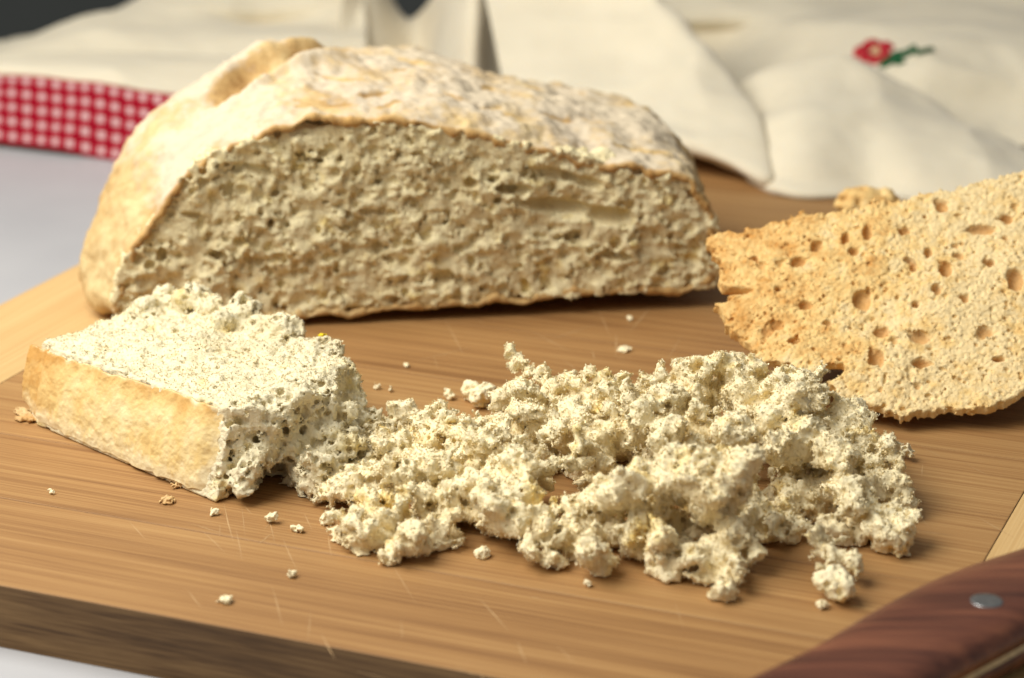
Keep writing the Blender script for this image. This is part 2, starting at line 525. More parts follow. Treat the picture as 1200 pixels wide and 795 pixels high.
b = NT_('brushed_steel', 0.38, 0.5); b.p.inputs['Metallic'].default_value = 1.0
b.color(b.ramp(b.noise(700, 4), [(0.3, (0.30, 0.31, 0.31)), (0.7, (0.52, 0.52, 0.50))])); M['steel'] = b.m

# ================================================================== SETTING
def structure(name, v, f, m, **k):
    o = mesh_obj(name, v, f, m, **k); o['kind'] = 'structure'; return o
v, f = box_mesh((-90, 20, -BT - 3), (180, 0, 0), (0, 117, 0), (0, 0, 3), 0.3)
structure('table_top', v, f, M['table'], smooth=False)
v, f = box_mesh((-160, 185, -60), (320, 0, 0), (0, 2, 0), (0, 0, 110), 0.2)
structure('backdrop', v, f, M['dark'], smooth=False)

# ================================================================== CUTTING BOARD
fr = float(np.dot(Pz(0, 686), E2)); lf = float(np.dot(Pz(0, 357), E1)); ri = float(np.dot(Pz(1155, 655), E1))
li = float(np.dot(Pz(0, 476), E1)); DEP = 54.0
stripw = 4.6
li = lf + stripw
bc = lf * E1 + fr * E2 - BT * EZ
board = thing('cutting_board', bc, 'brown wooden cutting board with pale end strips under the bread', 'cutting board')
edges = np.array([0, 5.2, 9.6, 14.9, 19.4, 24.8, 29.5, 34.9, 39.6, 44.6, 49.4, DEP])
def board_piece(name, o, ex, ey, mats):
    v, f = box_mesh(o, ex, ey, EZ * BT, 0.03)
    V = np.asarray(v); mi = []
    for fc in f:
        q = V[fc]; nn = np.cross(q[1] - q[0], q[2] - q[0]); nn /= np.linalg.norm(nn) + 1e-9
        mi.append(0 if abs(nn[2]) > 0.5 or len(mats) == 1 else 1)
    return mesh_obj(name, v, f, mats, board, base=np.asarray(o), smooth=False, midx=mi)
for k in range(len(edges) - 1):
    o = (li + 0.012) * E1 + (fr + edges[k] + (0.001 if k else 0)) * E2 - BT * EZ
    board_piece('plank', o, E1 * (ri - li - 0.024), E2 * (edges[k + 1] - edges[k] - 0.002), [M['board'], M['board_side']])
for a in (lf, ri):
    o = a * E1 + fr * E2 - BT * EZ
    board_piece('end_strip', o, E1 * (stripw if a == lf else 5.0), E2 * DEP, [M['strip'], M['board_side']])
# knife scratches: hair-thin pale cuts in the surface
scr = [((262, 588), (275, 640)), ((283, 592), (287, 632)), ((330, 628), (350, 672)), ((318, 684), (332, 738)), ((356, 600), (366, 622)),
       ((300, 640), (322, 622)), ((384, 622), (389, 655)), ((560, 700), (598, 742)), ((455, 655), (490, 712)), ((600, 392), (650, 400)),
       ((520, 372), (545, 420)), ((735, 392), (765, 356)), ((640, 400), (700, 380)), ((1062, 620), (1120, 628)), ((700, 360), (716, 398)),
       ((150, 610), (172, 634)), ((480, 425), (560, 405)), ((1045, 585), (1100, 600))]
for k in range(34):
    px, py = random.choice([(random.uniform(180, 420), random.uniform(590, 740)), (random.uniform(430, 860), random.uniform(365, 420)), (random.uniform(1020, 1150), random.uniform(520, 640)), (random.uniform(300, 800), random.uniform(690, 790))])
    an = random.gauss(1.15, 0.5); L = random.uniform(15, 70)
    scr.append(((px, py), (px + L * math.cos(an), py + L * 0.6 * math.sin(an))))
for a, c in scr:
    A, B = Pz(*a, 0.006), Pz(*c, 0.006)
    d = B - A; n = np.cross(d / np.linalg.norm(d), EZ) * random.uniform(0.007, 0.018)
    m1 = A + d * 0.5 + n * random.uniform(-1.5, 1.5)
    v = [A, m1 - n, m1 + n, B]
    mesh_obj('scratch', v, [[0, 1, 3, 2]], M['scratch'], board, smooth=False)

# ================================================================== LOAF
FL, FR_ = Pz(106, 394), Pz(850, 360)
FU = (FR_ - FL) / np.linalg.norm(FR_ - FL); FW = float(np.linalg.norm(FR_ - FL))
FN = np.array([-FU[1], FU[0], 0.0])                # away from the lens
def face_uz(px, py):
    p = Ppl(px, py, FL, FN); return np.dot(p - FL, FU), p[2]
outline_px = [(128, 374), (132, 335), (150, 292), (178, 245), (208, 207), (255, 176), (300, 156), (345, 142), (400, 142), (470, 146), (530, 150),
              (590, 160), (650, 174), (710, 186), (765, 195), (800, 205), (826, 226), (843, 256), (848, 300), (846, 338),
              (800, 342), (720, 343), (640, 350), (560, 356), (500, 361), (440, 364), (380, 368), (330, 374), (250, 380), (180, 382)]
outline = np.array([face_uz(*p) for p in outline_px])
outline[:, 1] = np.maximum(outline[:, 1], 0.10)
ol = smooth_closed(outline, 540, 2)
loaf = thing('bread_loaf', FL + FU * FW / 2 + FN * 6, 'half round bread loaf with floured crust, cut face towards the viewer', 'bread')
# crust: sections of the cut outline carried back and swollen, then shrunk to the far end
VM = 15.5; NV = 200
ts = np.linspace(0, 1, NV); vv = VM * (ts ** 1.15)
gz = np.interp(vv, [0, 1, 2.5, 4.5, 6.5, 8.5, 10.5, 12, 13.4, 14.5, 15.1, 15.5], [1, 1.04, 1.085, 1.125, 1.14, 1.11, 1.02, .90, .72, .50, .32, .02])
gw = np.interp(vv, [0, 1, 2.5, 5, 7.5, 9.5, 11.5, 13, 14.2, 15, 15.5], [1, 1.012, 1.02, 1.015, .97, .90, .78, .64, .47, .28, .02])
ker = np.ones(11) / 11
gz = np.convolve(np.pad(gz, 5, mode='edge'), ker, 'valid'); gw = np.convolve(np.pad(gw, 5, mode='edge'), ker, 'valid')
uc = 0.5 * (ol[:, 0].min() + ol[:, 0].max())
U = uc + (ol[:, None, 0] - uc) * (gw[None] + 0.075 * (ol[:, None, 0] < uc) * (sstep(0, 3.5, vv) * sstep(15.5, 10, vv))[None] * sstep(0, 6, np.abs(ol[:, None, 0] - uc)))
Z = 0.06 + (ol[:, None, 1] - 0.06) * gz[None]
Z = np.maximum(Z - 0.5 * sstep(0, 4, vv)[None] * np.exp(-np.clip(Z, 0, 9) / 0.8), 0.05)
V3 = FL + U[..., None] * FU + np.broadcast_to(vv[None], U.shape)[..., None] * FN + Z[..., None] * EZ
def normals_grid(V):
    du = np.roll(V, -1, 0) - np.roll(V, 1, 0); dv = np.gradient(V, axis=1)
    n = np.cross(du, dv); n /= np.linalg.norm(n, axis=-1, keepdims=True) + 1e-9; return n
Nn = normals_grid(V3)
cen = np.array([uc, 6, 3.0])
out = (U - uc) * np.einsum('ijk,k->ij', Nn, FU) + (Z - 3) * Nn[..., 2] + (vv[None] - 6) * np.einsum('ijk,k->ij', Nn, FN)
if out.mean() < 0: Nn = -Nn
pts = V3.reshape(-1, 3)
disp = 0.30 * fbm(pts, 0.36, 3, 0.5, 1) + 0.11 * fbm(pts, 1.3, 3, 0.6, 2) + 0.030 * fbm(pts, 6.0, 3, 0.65, 0)
# wrinkles along the base and the slash across the top
upz = np.clip(Nn[..., 2].reshape(-1), 0, 1)
uu = U.reshape(-1); vf = np.broadcast_to(vv[None], U.shape).reshape(-1); zz = Z.reshape(-1)
def slash(u0, v0, u1, v1, wid, dep, lip):
    d = np.array([u1 - u0, v1 - v0]); L = np.linalg.norm(d); d /= L
    t = ((uu - u0) * d[0] + (vf - v0) * d[1]) / L
    s = -(uu - u0) * d[1] + (vf - v0) * d[0]
    s = s + 0.35 * vnoise(np.stack([uu * .8, vf * .8, uu * 0], 1).astype(np.float32), 1)
    e = sstep(-0.05, 0.15, t) * sstep(1.08, 0.85, t) * (upz > 0.02)
    return e, s
disp = disp.astype(np.float64); flour = 0.24 + 0.50 * sstep(0.25, 0.8, upz) * sstep(3.0, 5.5, zz)
flour += 0.28 * fbm(pts, 0.55, 2, 0.5, 2)
for (a, c, w, dp, lp) in [((4.4, 3.2), (9.4, 6.4), 0.45, 0.50, 0.36)]:
    e, s = slash(*a, *c, w, dp, lp)
    prof = -dp * np.exp(-(s / w) ** 2) + lp * np.exp(-((s + w * 1.55) / (w * 0.8)) ** 2) * 0.8 + lp * np.exp(-((s - w * 2.0) / (w * 1.1)) ** 2)
    disp += e * prof
    flour -= e * 1.0 * np.exp(-((s - 0.5 * w) / (w * 1.3)) ** 2)
# short cracks and flaps in the crust
for k in range(26):
    u0, v0 = random.uniform(2, FW - 1.5), random.uniform(0.6, 9); ang = random.uniform(-0.6, 0.6)
    e, s = slash(u0, v0, u0 + random.uniform(0.5, 1.8) * math.cos(ang), v0 + random.uniform(0.3, 1.0) * math.sin(ang), 0, 0, 0)
    disp -= e * 0.10 * np.exp(-(s / 0.09) ** 2)
    flour -= e * 0.6 * np.exp(-(s / 0.12) ** 2)
# flour wears thin on the sides and on the near left shoulder
flour -= 0.12 * sstep(4.5, 1.5, uu) * sstep(7, 4, zz)
side = sstep(0.55, 0.15, upz) * sstep(0.15, 0.8, zz)
disp += 0.05 * side * vnoise(np.stack([uu * 3.0, vf * 3.0, zz * 0.5], 1).astype(np.float32), 2)
floor_fade = sstep(0.05, 0.5, zz)
V3 = V3 + (disp * floor_fade).reshape(U.shape)[..., None] * Nn
V3[..., 2] = np.maximum(V3[..., 2], 0.03)
# a ragged rim, turned in over the crumb
nl = len(ol)
rag = vnoise(np.stack([ol[:, 0] * 3, ol[:, 1] * 3, ol[:, 0] * 0], 1).astype(np.float32), 1) + 0.7 * vnoise(np.stack([ol[:, 0] * 9, ol[:, 1] * 9, ol[:, 0] * 0], 1).astype(np.float32), 2)
ctr = np.array([uc, 3.2])
edge3 = V3[:, 0].copy(); N0 = Nn[:, 0].copy()
inw = -(N0 - np.outer(N0 @ FN, FN)); inw /= np.linalg.norm(inw, axis=1, keepdims=True)
thick = 0.22 + 0.12 * rag
r1 = edge3 + inw * (thick * 0.35)[:, None] - FN * (0.07 + 0.05 * rag)[:, None]
r2 = edge3 + inw * thick[:, None] - FN * (0.06 + 0.07 * rag)[:, None]
r3 = edge3 + inw * (thick + 0.08)[:, None] + FN * 0.5
for rr in (r1, r2, r3): rr[:, 2] = np.maximum(rr[:, 2], 0.04)
full = np.concatenate([r3[:, None], r2[:, None], r1[:, None], V3], 1)
rim = np.zeros(full.shape[:2]); rim[:, :3] = 1; rim[:, 3] = 0.7; rim[:, 4] = 0.35; rim[:, 5] = 0.12
rim *= (0.62 + 0.38 * np.clip(rag, -1, 1))[:, None] * (0.3 + 0.7 * sstep(0.3, 1.2, ol[:, 1]))[:, None]
flo = np.concatenate([np.zeros((nl, 3)), flour.reshape(U.shape)], 1)
F = grid_faces(nl, full.shape[1], True)
# orientation: outward
mesh_obj('crust', full.reshape(-1, 3), F[:, ::-1], M['loaf_crust'], loaf, attrs={'rim': rim.ravel(), 'flour': flo.ravel()})

# crumb of the cut face: a porous slab, in face coordinates (u, w towards the lens, z)
fd = Field((-0.3, -1.3, -0.1), (FW + 0.3, 0.5, float(ol[:, 1].max()) + 0.3), 0.060)
gu, gw_, gz_ = fd.grid()
poly = smooth_closed(outline, 90, 2)
p2 = poly_sdf(poly, gu[:, 0, :], gz_[0, 0, :][None, :])      # (nu, nz)
fd.f[:] = np.maximum(np.maximum(p2[:, None, :] + 0.07, gw_ - 0.0), -1.25 - gw_)
idx, p = fd.band(-0.6, 0.45)
fx = p
ds = 0.15 * fbm(fx, 0.7, 2, 0.5, 0) + 0.14 * fbm(fx * np.float32([1, 1, 1.3]), 1.6, 2, 0.65, 1) + 0.05 * ridged(fx * np.float32([1, 1, 1.2]), 2.8, 2, 0.6, 2) + 0.035 * vnoise(fx * np.float32(9), 0) + 0.02 * vnoise(fx * np.float32(17), 1)
fd.f[idx] += ds - 0.03
def w_of(px, py): return face_uz(px, py)
for (px, py, ru, rz, rw) in [(655, 243, 1.45, .22, .40), (715, 253, .8, .25, .35), (650, 205, .9, .16, .25), (690, 215, .55, .16, .22), (600, 222, .7, .14, .22),
                             (552, 215, .25, .16, .25), (317, 262, .12, .12, .25), (190, 300, .22, .20, .3), (228, 255, .5, .10, .22), (300, 200, .7, .12, .2),
                             (672, 278, .35, .18, .25), (720, 300, .5, .12, .2), (520, 325, .4, .2, .25), (430, 250, .3, .12, .2), (255, 300, .35, .14, .22), (360, 190, .6, .10, .2)]:
    u, z = face_uz(px, py)
    a = random.uniform(-0.35, 0.15)
    rot = np.array([[math.cos(a), 0, math.sin(a)], [0, 1, 0], [-math.sin(a), 0, math.cos(a)]], np.float32)
    fd.carve((u, 0.0, z), (ru, rw * 1.9, rz * 1.35), rot, 0.06)
foam(fd, 0.20, 120, 0.045, 0.19, 4.5, lambda p: (p[:, 1] > -0.5) & (vnoise(p * np.float32(1.5), 2) + 0.6 * vnoise(p * np.float32(4.0), 1) > -0.25), 0.02, 0.05)
v, q = fd.mesh()
v, q = flakes(v, q, 36000, 0.034, lambda p: p[:, 1] > -0.6)
vw = FL + v[:, :1] * FU - v[:, 1:2] * FN + v[:, 2:3] * EZ
vw[:, 2] = np.maximum(vw[:, 2], 0.02)
# (u, -n, z) is right-handed like (x, y, z) only up to a flip
mesh_obj('crumb', vw, q[:, ::-1], M['crumb_loaf'], loaf)
del fd

# ================================================================== shared crumb texture
def crumbify(fd, a1=0.16, a2=0.07, pores=3000, rmin=0.025, rmax=0.12, lo=-0.6, hi=0.5, grains=0, fine=1.0, gr=(0.035, 0.085)):
    idx, p = fd.band(lo, hi)
    fd.f[idx] += a1 * fbm(p, 1.5, 2, 0.55, 0) + a2 * fbm(p, 4.0, 2, 0.65, 1) + fine * (0.05 * vnoise(p * np.float32(10.5), 2) + 0.035 * vnoise(p * np.float32(19.0), 1))
    for q in fd.surface_points(pores):
        r = rmin + (rmax - rmin) * random.random() ** 3.5
        fd.carve(q, r * np.array([random.uniform(.8, 1.5), random.uniform(.8, 1.5), random.uniform(.8, 1.5)]), None, 0.02)
    for q in fd.surface_points(grains):
        r = random.uniform(*gr)
        fd.add(q, r * np.array([random.uniform(.6, 1.2), random.uniform(.6, 1.2), random.uniform(.7, 1.7)]), None, 0.025)

# ================================================================== SLICE (lying, crust towards the lens)
ZT = 2.75
A0, B0 = Pz(52, 482), Pz(262, 592)                        # foot of the crust
A1, B1 = Pz(44, 404, 2.35), Pz(270, 478, ZT)
sl = thing('bread_slice', (A0 + B0) / 2, 'thick torn bread slice lying flat with golden crust side at the left', 'bread')
top = [A1[:2], B1[:2], Pz(330, 482, 2.6)[:2], Pz(395, 470, 2.3)[:2], Pz(418, 440, 2.2)[:2], Pz(385, 408, 2.4)[:2], Pz(320, 376, 2.6)[:2], Pz(255, 356, 2.8)[:2], Pz(185, 350, 2.7)[:2], Pz(110, 375, 2.5)[:2]]
cu = (B1 - A1); cu[2] = 0; CLn = np.linalg.norm(cu); cu /= CLn
cn = np.array([cu[1], -cu[0], 0])                           # outwards, towards the lens
if cn[1] > 0: cn = -cn
lo = np.array([min(p[0] for p in top) - 1, min(p[1] for p in top) - 1.6, -0.02]); hi = np.array([max(p[0] for p in top) + 1.6, max(p[1] for p in top) + 1, 4.2])
def slice_field(h):
    fd = Field(lo, hi, h)
    X, Y, Zg = fd.grid()
    # lean: the crust side slopes outwards to the board
    P2 = poly_sdf(top, X[:, :, 0], Y[:, :, 0])
    xy = np.stack([np.broadcast_to(X[:, :, 0], P2.shape).ravel(), np.broadcast_to(Y[:, :, 0], P2.shape).ravel(), np.zeros(P2.size)], 1)
    dl = (X[:, :, 0] - A1[0]) * cn[0] + (Y[:, :, 0] - A1[1]) * cn[1]
    P2 = P2 + (0.34 * fbm(xy, 0.5, 3, 0.55, 1)).reshape(P2.shape) * sstep(0.6, 2.0, -dl) + 0.12 * sstep(0.6, 2.0, -dl)
    return fd, X, Y, Zg, P2.astype(np.float32)
fd, X, Y, Zg, P2 = slice_field(0.063)
along = (X - A1[0]) * cu[0] + (Y - A1[1]) * cu[1]
flare = (1 - np.clip(Zg / ZT, 0, 1)) * 0.75
dline = ((X - A1[0]) * cn[0] + (Y - A1[1]) * cn[1])          # distance outside the crust plane
# crumb: inside the polygon, held 0.28 behind the crust
body = np.maximum(P2[:, :, None], -5)
front = dline - flare + 0.05
body = np.where(dline > -1.2, np.maximum(np.minimum(P2[:, :, None], 9), front), P2[:, :, None])
body = np.where((dline > -0.9) & (front < 0) & (P2[:, :, None] > 0) & (P2[:, :, None] < 1.6), np.maximum(front, np.maximum(((X - A1[0]) * -cu[0] + (Y - A1[1]) * -cu[1]), ((X - B1[0]) * cu[0] + (Y - B1[1]) * cu[1]))), body)
ztop = 2.42 + 0.30 * np.clip(along / CLn, 0, 1) + 0 * Zg
xy_ = np.stack([np.broadcast_to(X[:, :, 0], P2.shape).ravel(), np.broadcast_to(Y[:, :, 0], P2.shape).ravel(), np.zeros(P2.size)], 1)
ztop = ztop + (0.20 * fbm(xy_, 0.55, 3, 0.55, 2)).reshape(P2.shape)[:, :, None] * sstep(0.0, 1.6, -dline)
body = np.where(along < 0.6, np.maximum(body, dline - flare + 0.30), body)
fd.f[:] = np.maximum(np.maximum(body, Zg - ztop), 0.02 - Zg)
# torn right side and ragged back edge
for (px, py, z, r) in [(195, 352, 2.5, .62), (222, 352, 2.7, .55), (245, 362, 2.6, .5), (285, 372, 2.5, .55), (330, 392, 2.35, .6), (300, 385, 2.5, .4), (170, 365, 2.4, .5),
                       (375, 430, 2.0, .75), (400, 455, 1.6, .75), (350, 470, 1.7, .9), (390, 500, 1.1, .7), (395, 530, .9, .75), (372, 560, .6, .62), (405, 490, .9, .7),
                       (330, 520, 1.2, .75), (300, 545, 1.0, .6), (288, 570, .5, .5), (360, 440, 1.9, .9), (412, 472, 1.5, .55), (428, 492, 1.1, .5), (440, 512, .8, .5), (432, 545, .5, .5), (408, 540, .5, .55), (380, 575, .35, .35), (425, 500, .5, .6), (150, 380, 2.3, .4), (260, 380, 2.5, .45)]:
    c = Pz(px, py, z); fd.add(c, r * RNG.uniform(.75, 1.15, 3), rand_rot(), 0.3)
for (px, py, z, r) in [(318, 545, .6, .62), (322, 570, .25, .6), (345, 590, .1, .5), (300, 590, .0, .35)]:
    fd.carve(Pz(px, py, z), (r, r * 1.6, r * .9), None, 0.15)
idx, p = fd.band(-0.7, 0.7)
al_ = (p[:, 0] - A1[0]) * cu[0] + (p[:, 1] - A1[1]) * cu[1]; dp_ = -((p[:, 0] - A1[0]) * cn[0] + (p[:, 1] - A1[1]) * cn[1])
wt = np.maximum(sstep(CLn - 0.8, CLn + 0.6, al_), sstep(5.0, 6.4, dp_) * 0.7).astype(np.float32)
wt *= sstep(0.15, 1.3, dp_).astype(np.float32)
fd.f[idx] += wt * (0.30 * fbm(p, 0.95, 2, 0.6, 1) + 0.16 * fbm(p, 2.6, 2, 0.6, 2))
crumbify(fd, 0.05, 0.05, 0, grains=0, fine=0.7)
foam(fd, 0.09, 150, 0.028, 0.09, 3.0, lambda p: p[:, 2] > 0.2, 0.02, 0.03)
foam(fd, 0.35, 120, 0.05, 0.15, 3.0, lambda p: ((p[:, 0] - A1[0]) * cu[0] + (p[:, 1] - A1[1]) * cu[1] > CLn - 0.2) | (-((p[:, 0] - A1[0]) * cn[0] + (p[:, 1] - A1[1]) * cn[1]) > 5.2))
fd.f[:] = np.maximum(fd.f, 0.015 - Zg)
v, q = fd.mesh(0.05)
v, q = flakes(v, q, 90000, 0.034, lambda p: (p[:, 2] > 0.1) & ((p[:, 0] - A1[0]) * cn[0] + (p[:, 1] - A1[1]) * cn[1] < -0.1))
mesh_obj('crumb', v, q, M['crumb_slice'], sl)
# crust: a bowed sheet, 3 mm thick, with a ragged lower edge
NS, NZ = 260, 90
s_ = np.linspace(-0.05, 0.97, NS)[:, None]; t_ = np.linspace(0, 1, NZ)[None]
st3 = np.stack([s_ + 0 * t_, t_ + 0 * s_], -1)
def crust_pt(s, t, d):
    s = s * (1 + 0.03 * vnoise(np.stack([t.ravel() * 9, t.ravel() * 0, t.ravel() * 0], 1).astype(np.float32), 1).reshape(s.shape) * sstep(.6, 1, s))
    P = A1 + (B1 - A1) * s[..., None]
    zt = P[..., 2]
    hem = 0.10 + 0.13 * np.abs(vnoise(np.stack([s.ravel() * 14, s.ravel() * 0, s.ravel() * 0], 1).astype(np.float32), 1)).reshape(s.shape) \
        + 0.30 * np.clip(0.04 - s, 0, 1) * 12
    zz_ = hem + (zt - 0.10 + 0.10 * vnoise(np.stack([s.ravel() * 30, s.ravel() * 0, s.ravel() * 0], 1).astype(np.float32), 2).reshape(s.shape) - hem) * t
    fl = (1 - np.clip(zz_ / ZT, 0, 1)) * 0.75 + 0.10 * np.sin(t * math.pi)
    P = P.copy(); P[..., 2] = zz_
    d = d - 0.22 * sstep(0.90, 0.985, s) - 0.03 * sstep(0.10, 0.0, t)
    return P + cn * (fl + d)[..., None]
S2 = np.broadcast_to(s_, (NS, NZ)); T2 = np.broadcast_to(t_, (NS, NZ))
P0 = crust_pt(S2, T2, np.zeros((NS, NZ)))
pn = P0.reshape(-1, 3)
al = (S2.reshape(-1) * CLn)
ds = 0.09 * vnoise(np.stack([al * 0.45, al * 0, pn[:, 2] * 0.25], 1).astype(np.float32), 0) + 0.016 * vnoise(np.stack([al * 2.2, al * 0, pn[:, 2] * 1.6], 1).astype(np.float32), 1) \
   + 0.022 * fbm(pn, 3.5, 3, 0.6, 2)
ds -= 0.09 * np.exp(-((al - 0.55) / 0.12) ** 2) + 0.05 * np.exp(-((al - 6.6 + 0.3 * pn[:, 2]) / 0.10) ** 2)
ds -= 0.22 * (al < 0.5)
outer = crust_pt(S2, T2, ds.reshape(NS, NZ)); inner = crust_pt(S2, T2, ds.reshape(NS, NZ) - 0.06)
vb = np.concatenate([outer.reshape(-1, 3), inner.reshape(-1, 3)])
fo = grid_faces(NS, NZ); n0 = NS * NZ
ring = [i * NZ for i in range(NS)] + [(NS - 1) * NZ + j for j in range(1, NZ)] + [i * NZ + NZ - 1 for i in range(NS - 2, -1, -1)] + [j for j in range(NZ - 2, 0, -1)]
ring = np.array(ring); rn = np.roll(ring, -1)
fb = np.concatenate([fo, fo[:, ::-1] + n0, np.stack([ring, ring + n0, rn + n0, rn], 1)])
ed = np.tile((sstep(0.7, 1.0, T2) * 0.6 + sstep(0.25, 0, S2) * 0.9).ravel(), 2)
mesh_obj('crust', vb, fb, M['slice_crust'], sl, attrs={'edge': ed, 'pale': np.tile((0.75 * sstep(0.5, 0.0, T2) + 0.8 * sstep(0.9, 1.0, S2) + 0.5 * sstep(0.9, 1.0, T2)).ravel(), 2)})
del fd

# ================================================================== HEEL (toasted end piece, leaning crust side down)
HO = Pz(1050, 478, 0.75)                                    # its low front edge
TH = R(30)
hs = np.array([math.cos(R(9)), -math.sin(R(9)) * 0 + 0.0, 0.0]); hs = np.array([1.0, 0.0, 0.0])
yaw = R(-6)
hs = np.array([math.cos(yaw), math.sin(yaw), 0.0]); hb = np.array([-math.sin(yaw), math.cos(yaw), 0.0])
ht = hb * math.cos(TH) + EZ * math.sin(TH); hn = np.cross(hs, ht)
if hn[2] < 0: hn = -hn
def heel_st(px, py):
    p = Ppl(px, py, HO, hn) - HO; return float(p @ hs), float(p @ ht)
hpx = [(828, 270), (842, 300), (848, 330), (866, 334), (838, 350), (852, 372), (872, 392), (893, 416), (925, 428), (958, 436), (984, 430), (972, 448), (986, 464), (1020, 474),
       (1055, 481), (1110, 479), (1150, 474), (1200, 458), (1270, 425), (1300, 330), (1290, 230), (1240, 196), (1200, 204), (1150, 212), (1090, 228), (1050, 234), (985, 246), (930, 252), (870, 264), (850, 262)]
hpoly = np.array([heel_st(*p) for p in hpx])
heel = thing('toasted_bread_piece', [HO[0] + 1, HO[1] + 5, 0], 'toasted end piece of bread with round holes tilted up at the right', 'bread')
hmin, hmax = hpoly.min(0), hpoly.max(0)
fd = Field((hmin[0] - .4, hmin[1] - .4, -1.5), (hmax[0] + .4, hmax[1] + .4, 0.5), 0.05)
S, T, Ng = fd.grid()
pp = poly_sdf(hpoly, S[:, :, 0], T[:, :, 0])
ins = np.clip(-pp, 0, 9)
thk = 0.34 + 3.7 * (1 - np.exp(-ins / 2.6)) * sstep(0.8, 5.5, np.broadcast_to(T[:, :, 0], pp.shape))
# surface sags: gently dished and rolled at the left tip and lower edge
bend = -0.020 * (S[:, :, 0] + 2) ** 2 * (S[:, :, 0] < -2) - 0.10 * sstep(1.6, 0, np.broadcast_to(T[:, :, 0], pp.shape))
bend = bend + 0.12 * fbm(np.stack([np.broadcast_to(S[:, :, 0], pp.shape).ravel(), np.broadcast_to(T[:, :, 0], pp.shape).ravel(), np.zeros(pp.size)], 1), 0.45, 2, 0.5, 1).reshape(pp.shape)
nn_ = Ng - bend[:, :, None]
rg_ = np.stack([np.broadcast_to(S[:, :, 0], pp.shape).ravel(), np.broadcast_to(T[:, :, 0], pp.shape).ravel(), np.zeros(pp.size)], 1)
pp = pp + (0.16 * fbm(rg_, 1.6, 2, 0.6, 2) + 0.08 * fbm(rg_, 6.0, 2, 0.6, 0)).reshape(pp.shape)
base_f = np.maximum(np.maximum(pp[:, :, None], nn_), -(nn_ + thk[:, :, None]))
zw = HO[2] + S * hs[2] + T * ht[2] + Ng * hn[2]
base_f = np.maximum(base_f, 0.03 - zw)
lay = nn_ + 0.60 + 0 * T
fd.f[:] = np.maximum(base_f, -lay)
idx, p = fd.band(-0.5, 0.4)
fd.f[idx] += 0.035 * fbm(p, 1.8, 2, .5, 0) + 0.016 * fbm(p, 4.5, 2, .6, 1) + 0.025 * vnoise(p * np.float32(10), 2) + 0.028 * vnoise(p * np.float32(19), 0) - 0.02
holes = []
for (px, py, rx, ry) in [(1010, 350, .42, .36), (1033, 388, .36, .22), (911, 380, .32, .19), (1080, 424, .40, .15), (1104, 241, .30, .27), (936, 306, .34, .2), (1108, 317, .3, .32),
                         (1155, 388, .38, .22), (1027, 420, .35, .3), (991, 280, .18, .2), (1016, 274, .22, .3), (957, 289, .25, .22), (1150, 268, .7, .2), (1070, 312, .15, .22), (912, 338, .14, .1),
                         (1124, 300, .25, .16), (1088, 296, .2, .2), (1073, 357, .15, .13), (1190, 330, .35, .4), (930, 400, .25, .15), (1000, 296, .25, .18), (1078, 395, .45, .25), (1160, 310, .22, .15), (1180, 255, .3, .2), (885, 300, .15, .12), (1060, 270, .3, .14), (1130, 350, .2, .14), (1170, 420, .25, .1)]:
    s0, t0 = heel_st(px, py)
    i = min(max(int((s0 - fd.o[0]) / fd.h), 0), fd.n[0] - 1); j = min(max(int((t0 - fd.o[1]) / fd.h), 0), fd.n[1] - 1)
    hc = np.array((s0, t0, bend[i, j] - 0.04)); hr = np.array((rx * .72, ry * 1.15, random.uniform(.14, .32))); holes.append((hc, hr))
    for _ in range(5): holes.append((hc + RNG.uniform(-.8, .8, 3) * hr * [1, 1, .25], hr * RNG.uniform(.3, .7, 3)))
for _ in range(60):
    s0, t0 = RNG.uniform(hmin[0], hmax[0]), RNG.uniform(hmin[1], hmax[1])
    i = min(max(int((s0 - fd.o[0]) / fd.h), 0), fd.n[0] - 1); j = min(max(int((t0 - fd.o[1]) / fd.h), 0), fd.n[1] - 1)
    r = 0.06 + 0.16 * random.random() ** 2.5
    holes.append((np.array((s0, t0, bend[i, j] - 0.03)), r * np.array((random.uniform(.8, 1.5), random.uniform(.8, 1.3), random.uniform(.6, 1.1)))))
foam(fd, 0.08, 260, 0.028, 0.08, 4.0, lambda p: p[:, 2] > -0.4, 0.02, 0.04)
for hc, hr in holes: fd.carve(hc, hr, None, 0.03)
for (px, py, rs_, rt_) in [(858, 337, .62, .17), (975, 436, .26, .34), (960, 444, .35, .14), (845, 345, .35, .14), (905, 424, .3, .1)]:
    s0, t0 = heel_st(px, py); fd.carve((s0, t0, -.2), (rs_, rt_, 2.5), None, 0.03)
v, q = fd.mesh(0.05)
v, q = flakes(v, q, 16000, 0.030, lambda p: p[:, 2] > -0.35)
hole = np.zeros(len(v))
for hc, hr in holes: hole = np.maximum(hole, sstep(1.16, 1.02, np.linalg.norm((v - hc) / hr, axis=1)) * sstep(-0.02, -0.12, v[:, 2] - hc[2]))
tw = lambda v: HO + v[:, :1] * hs + v[:, 1:2] * ht + v[:, 2:3] * hn
ss, tt = v[:, 0], v[:, 1]
L0 = hpoly[0, 0]
toast = 0.80 - 0.085 * (ss - L0 - 1) + 0.03 * (tt - 5)
toast = np.clip(toast, 0.12, 0.8)
flip = np.dot(np.cross(hs, ht), hn) < 0
vw = tw(v); vw[:, 2] = np.maximum(vw[:, 2], 0.02)
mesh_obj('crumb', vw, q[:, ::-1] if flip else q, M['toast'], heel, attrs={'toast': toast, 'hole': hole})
fd2 = Field((fd.o[0], fd.o[1], -4.6), [a[-1] for a in fd.ax], 0.10)
S, T, Ng = fd2.grid()
def rs(a): return a[::2, ::2][:fd2.n[0], :fd2.n[1]]
ppc, bc_, tc = rs(pp), rs(bend), rs(thk)
nx_, ny_ = ppc.shape
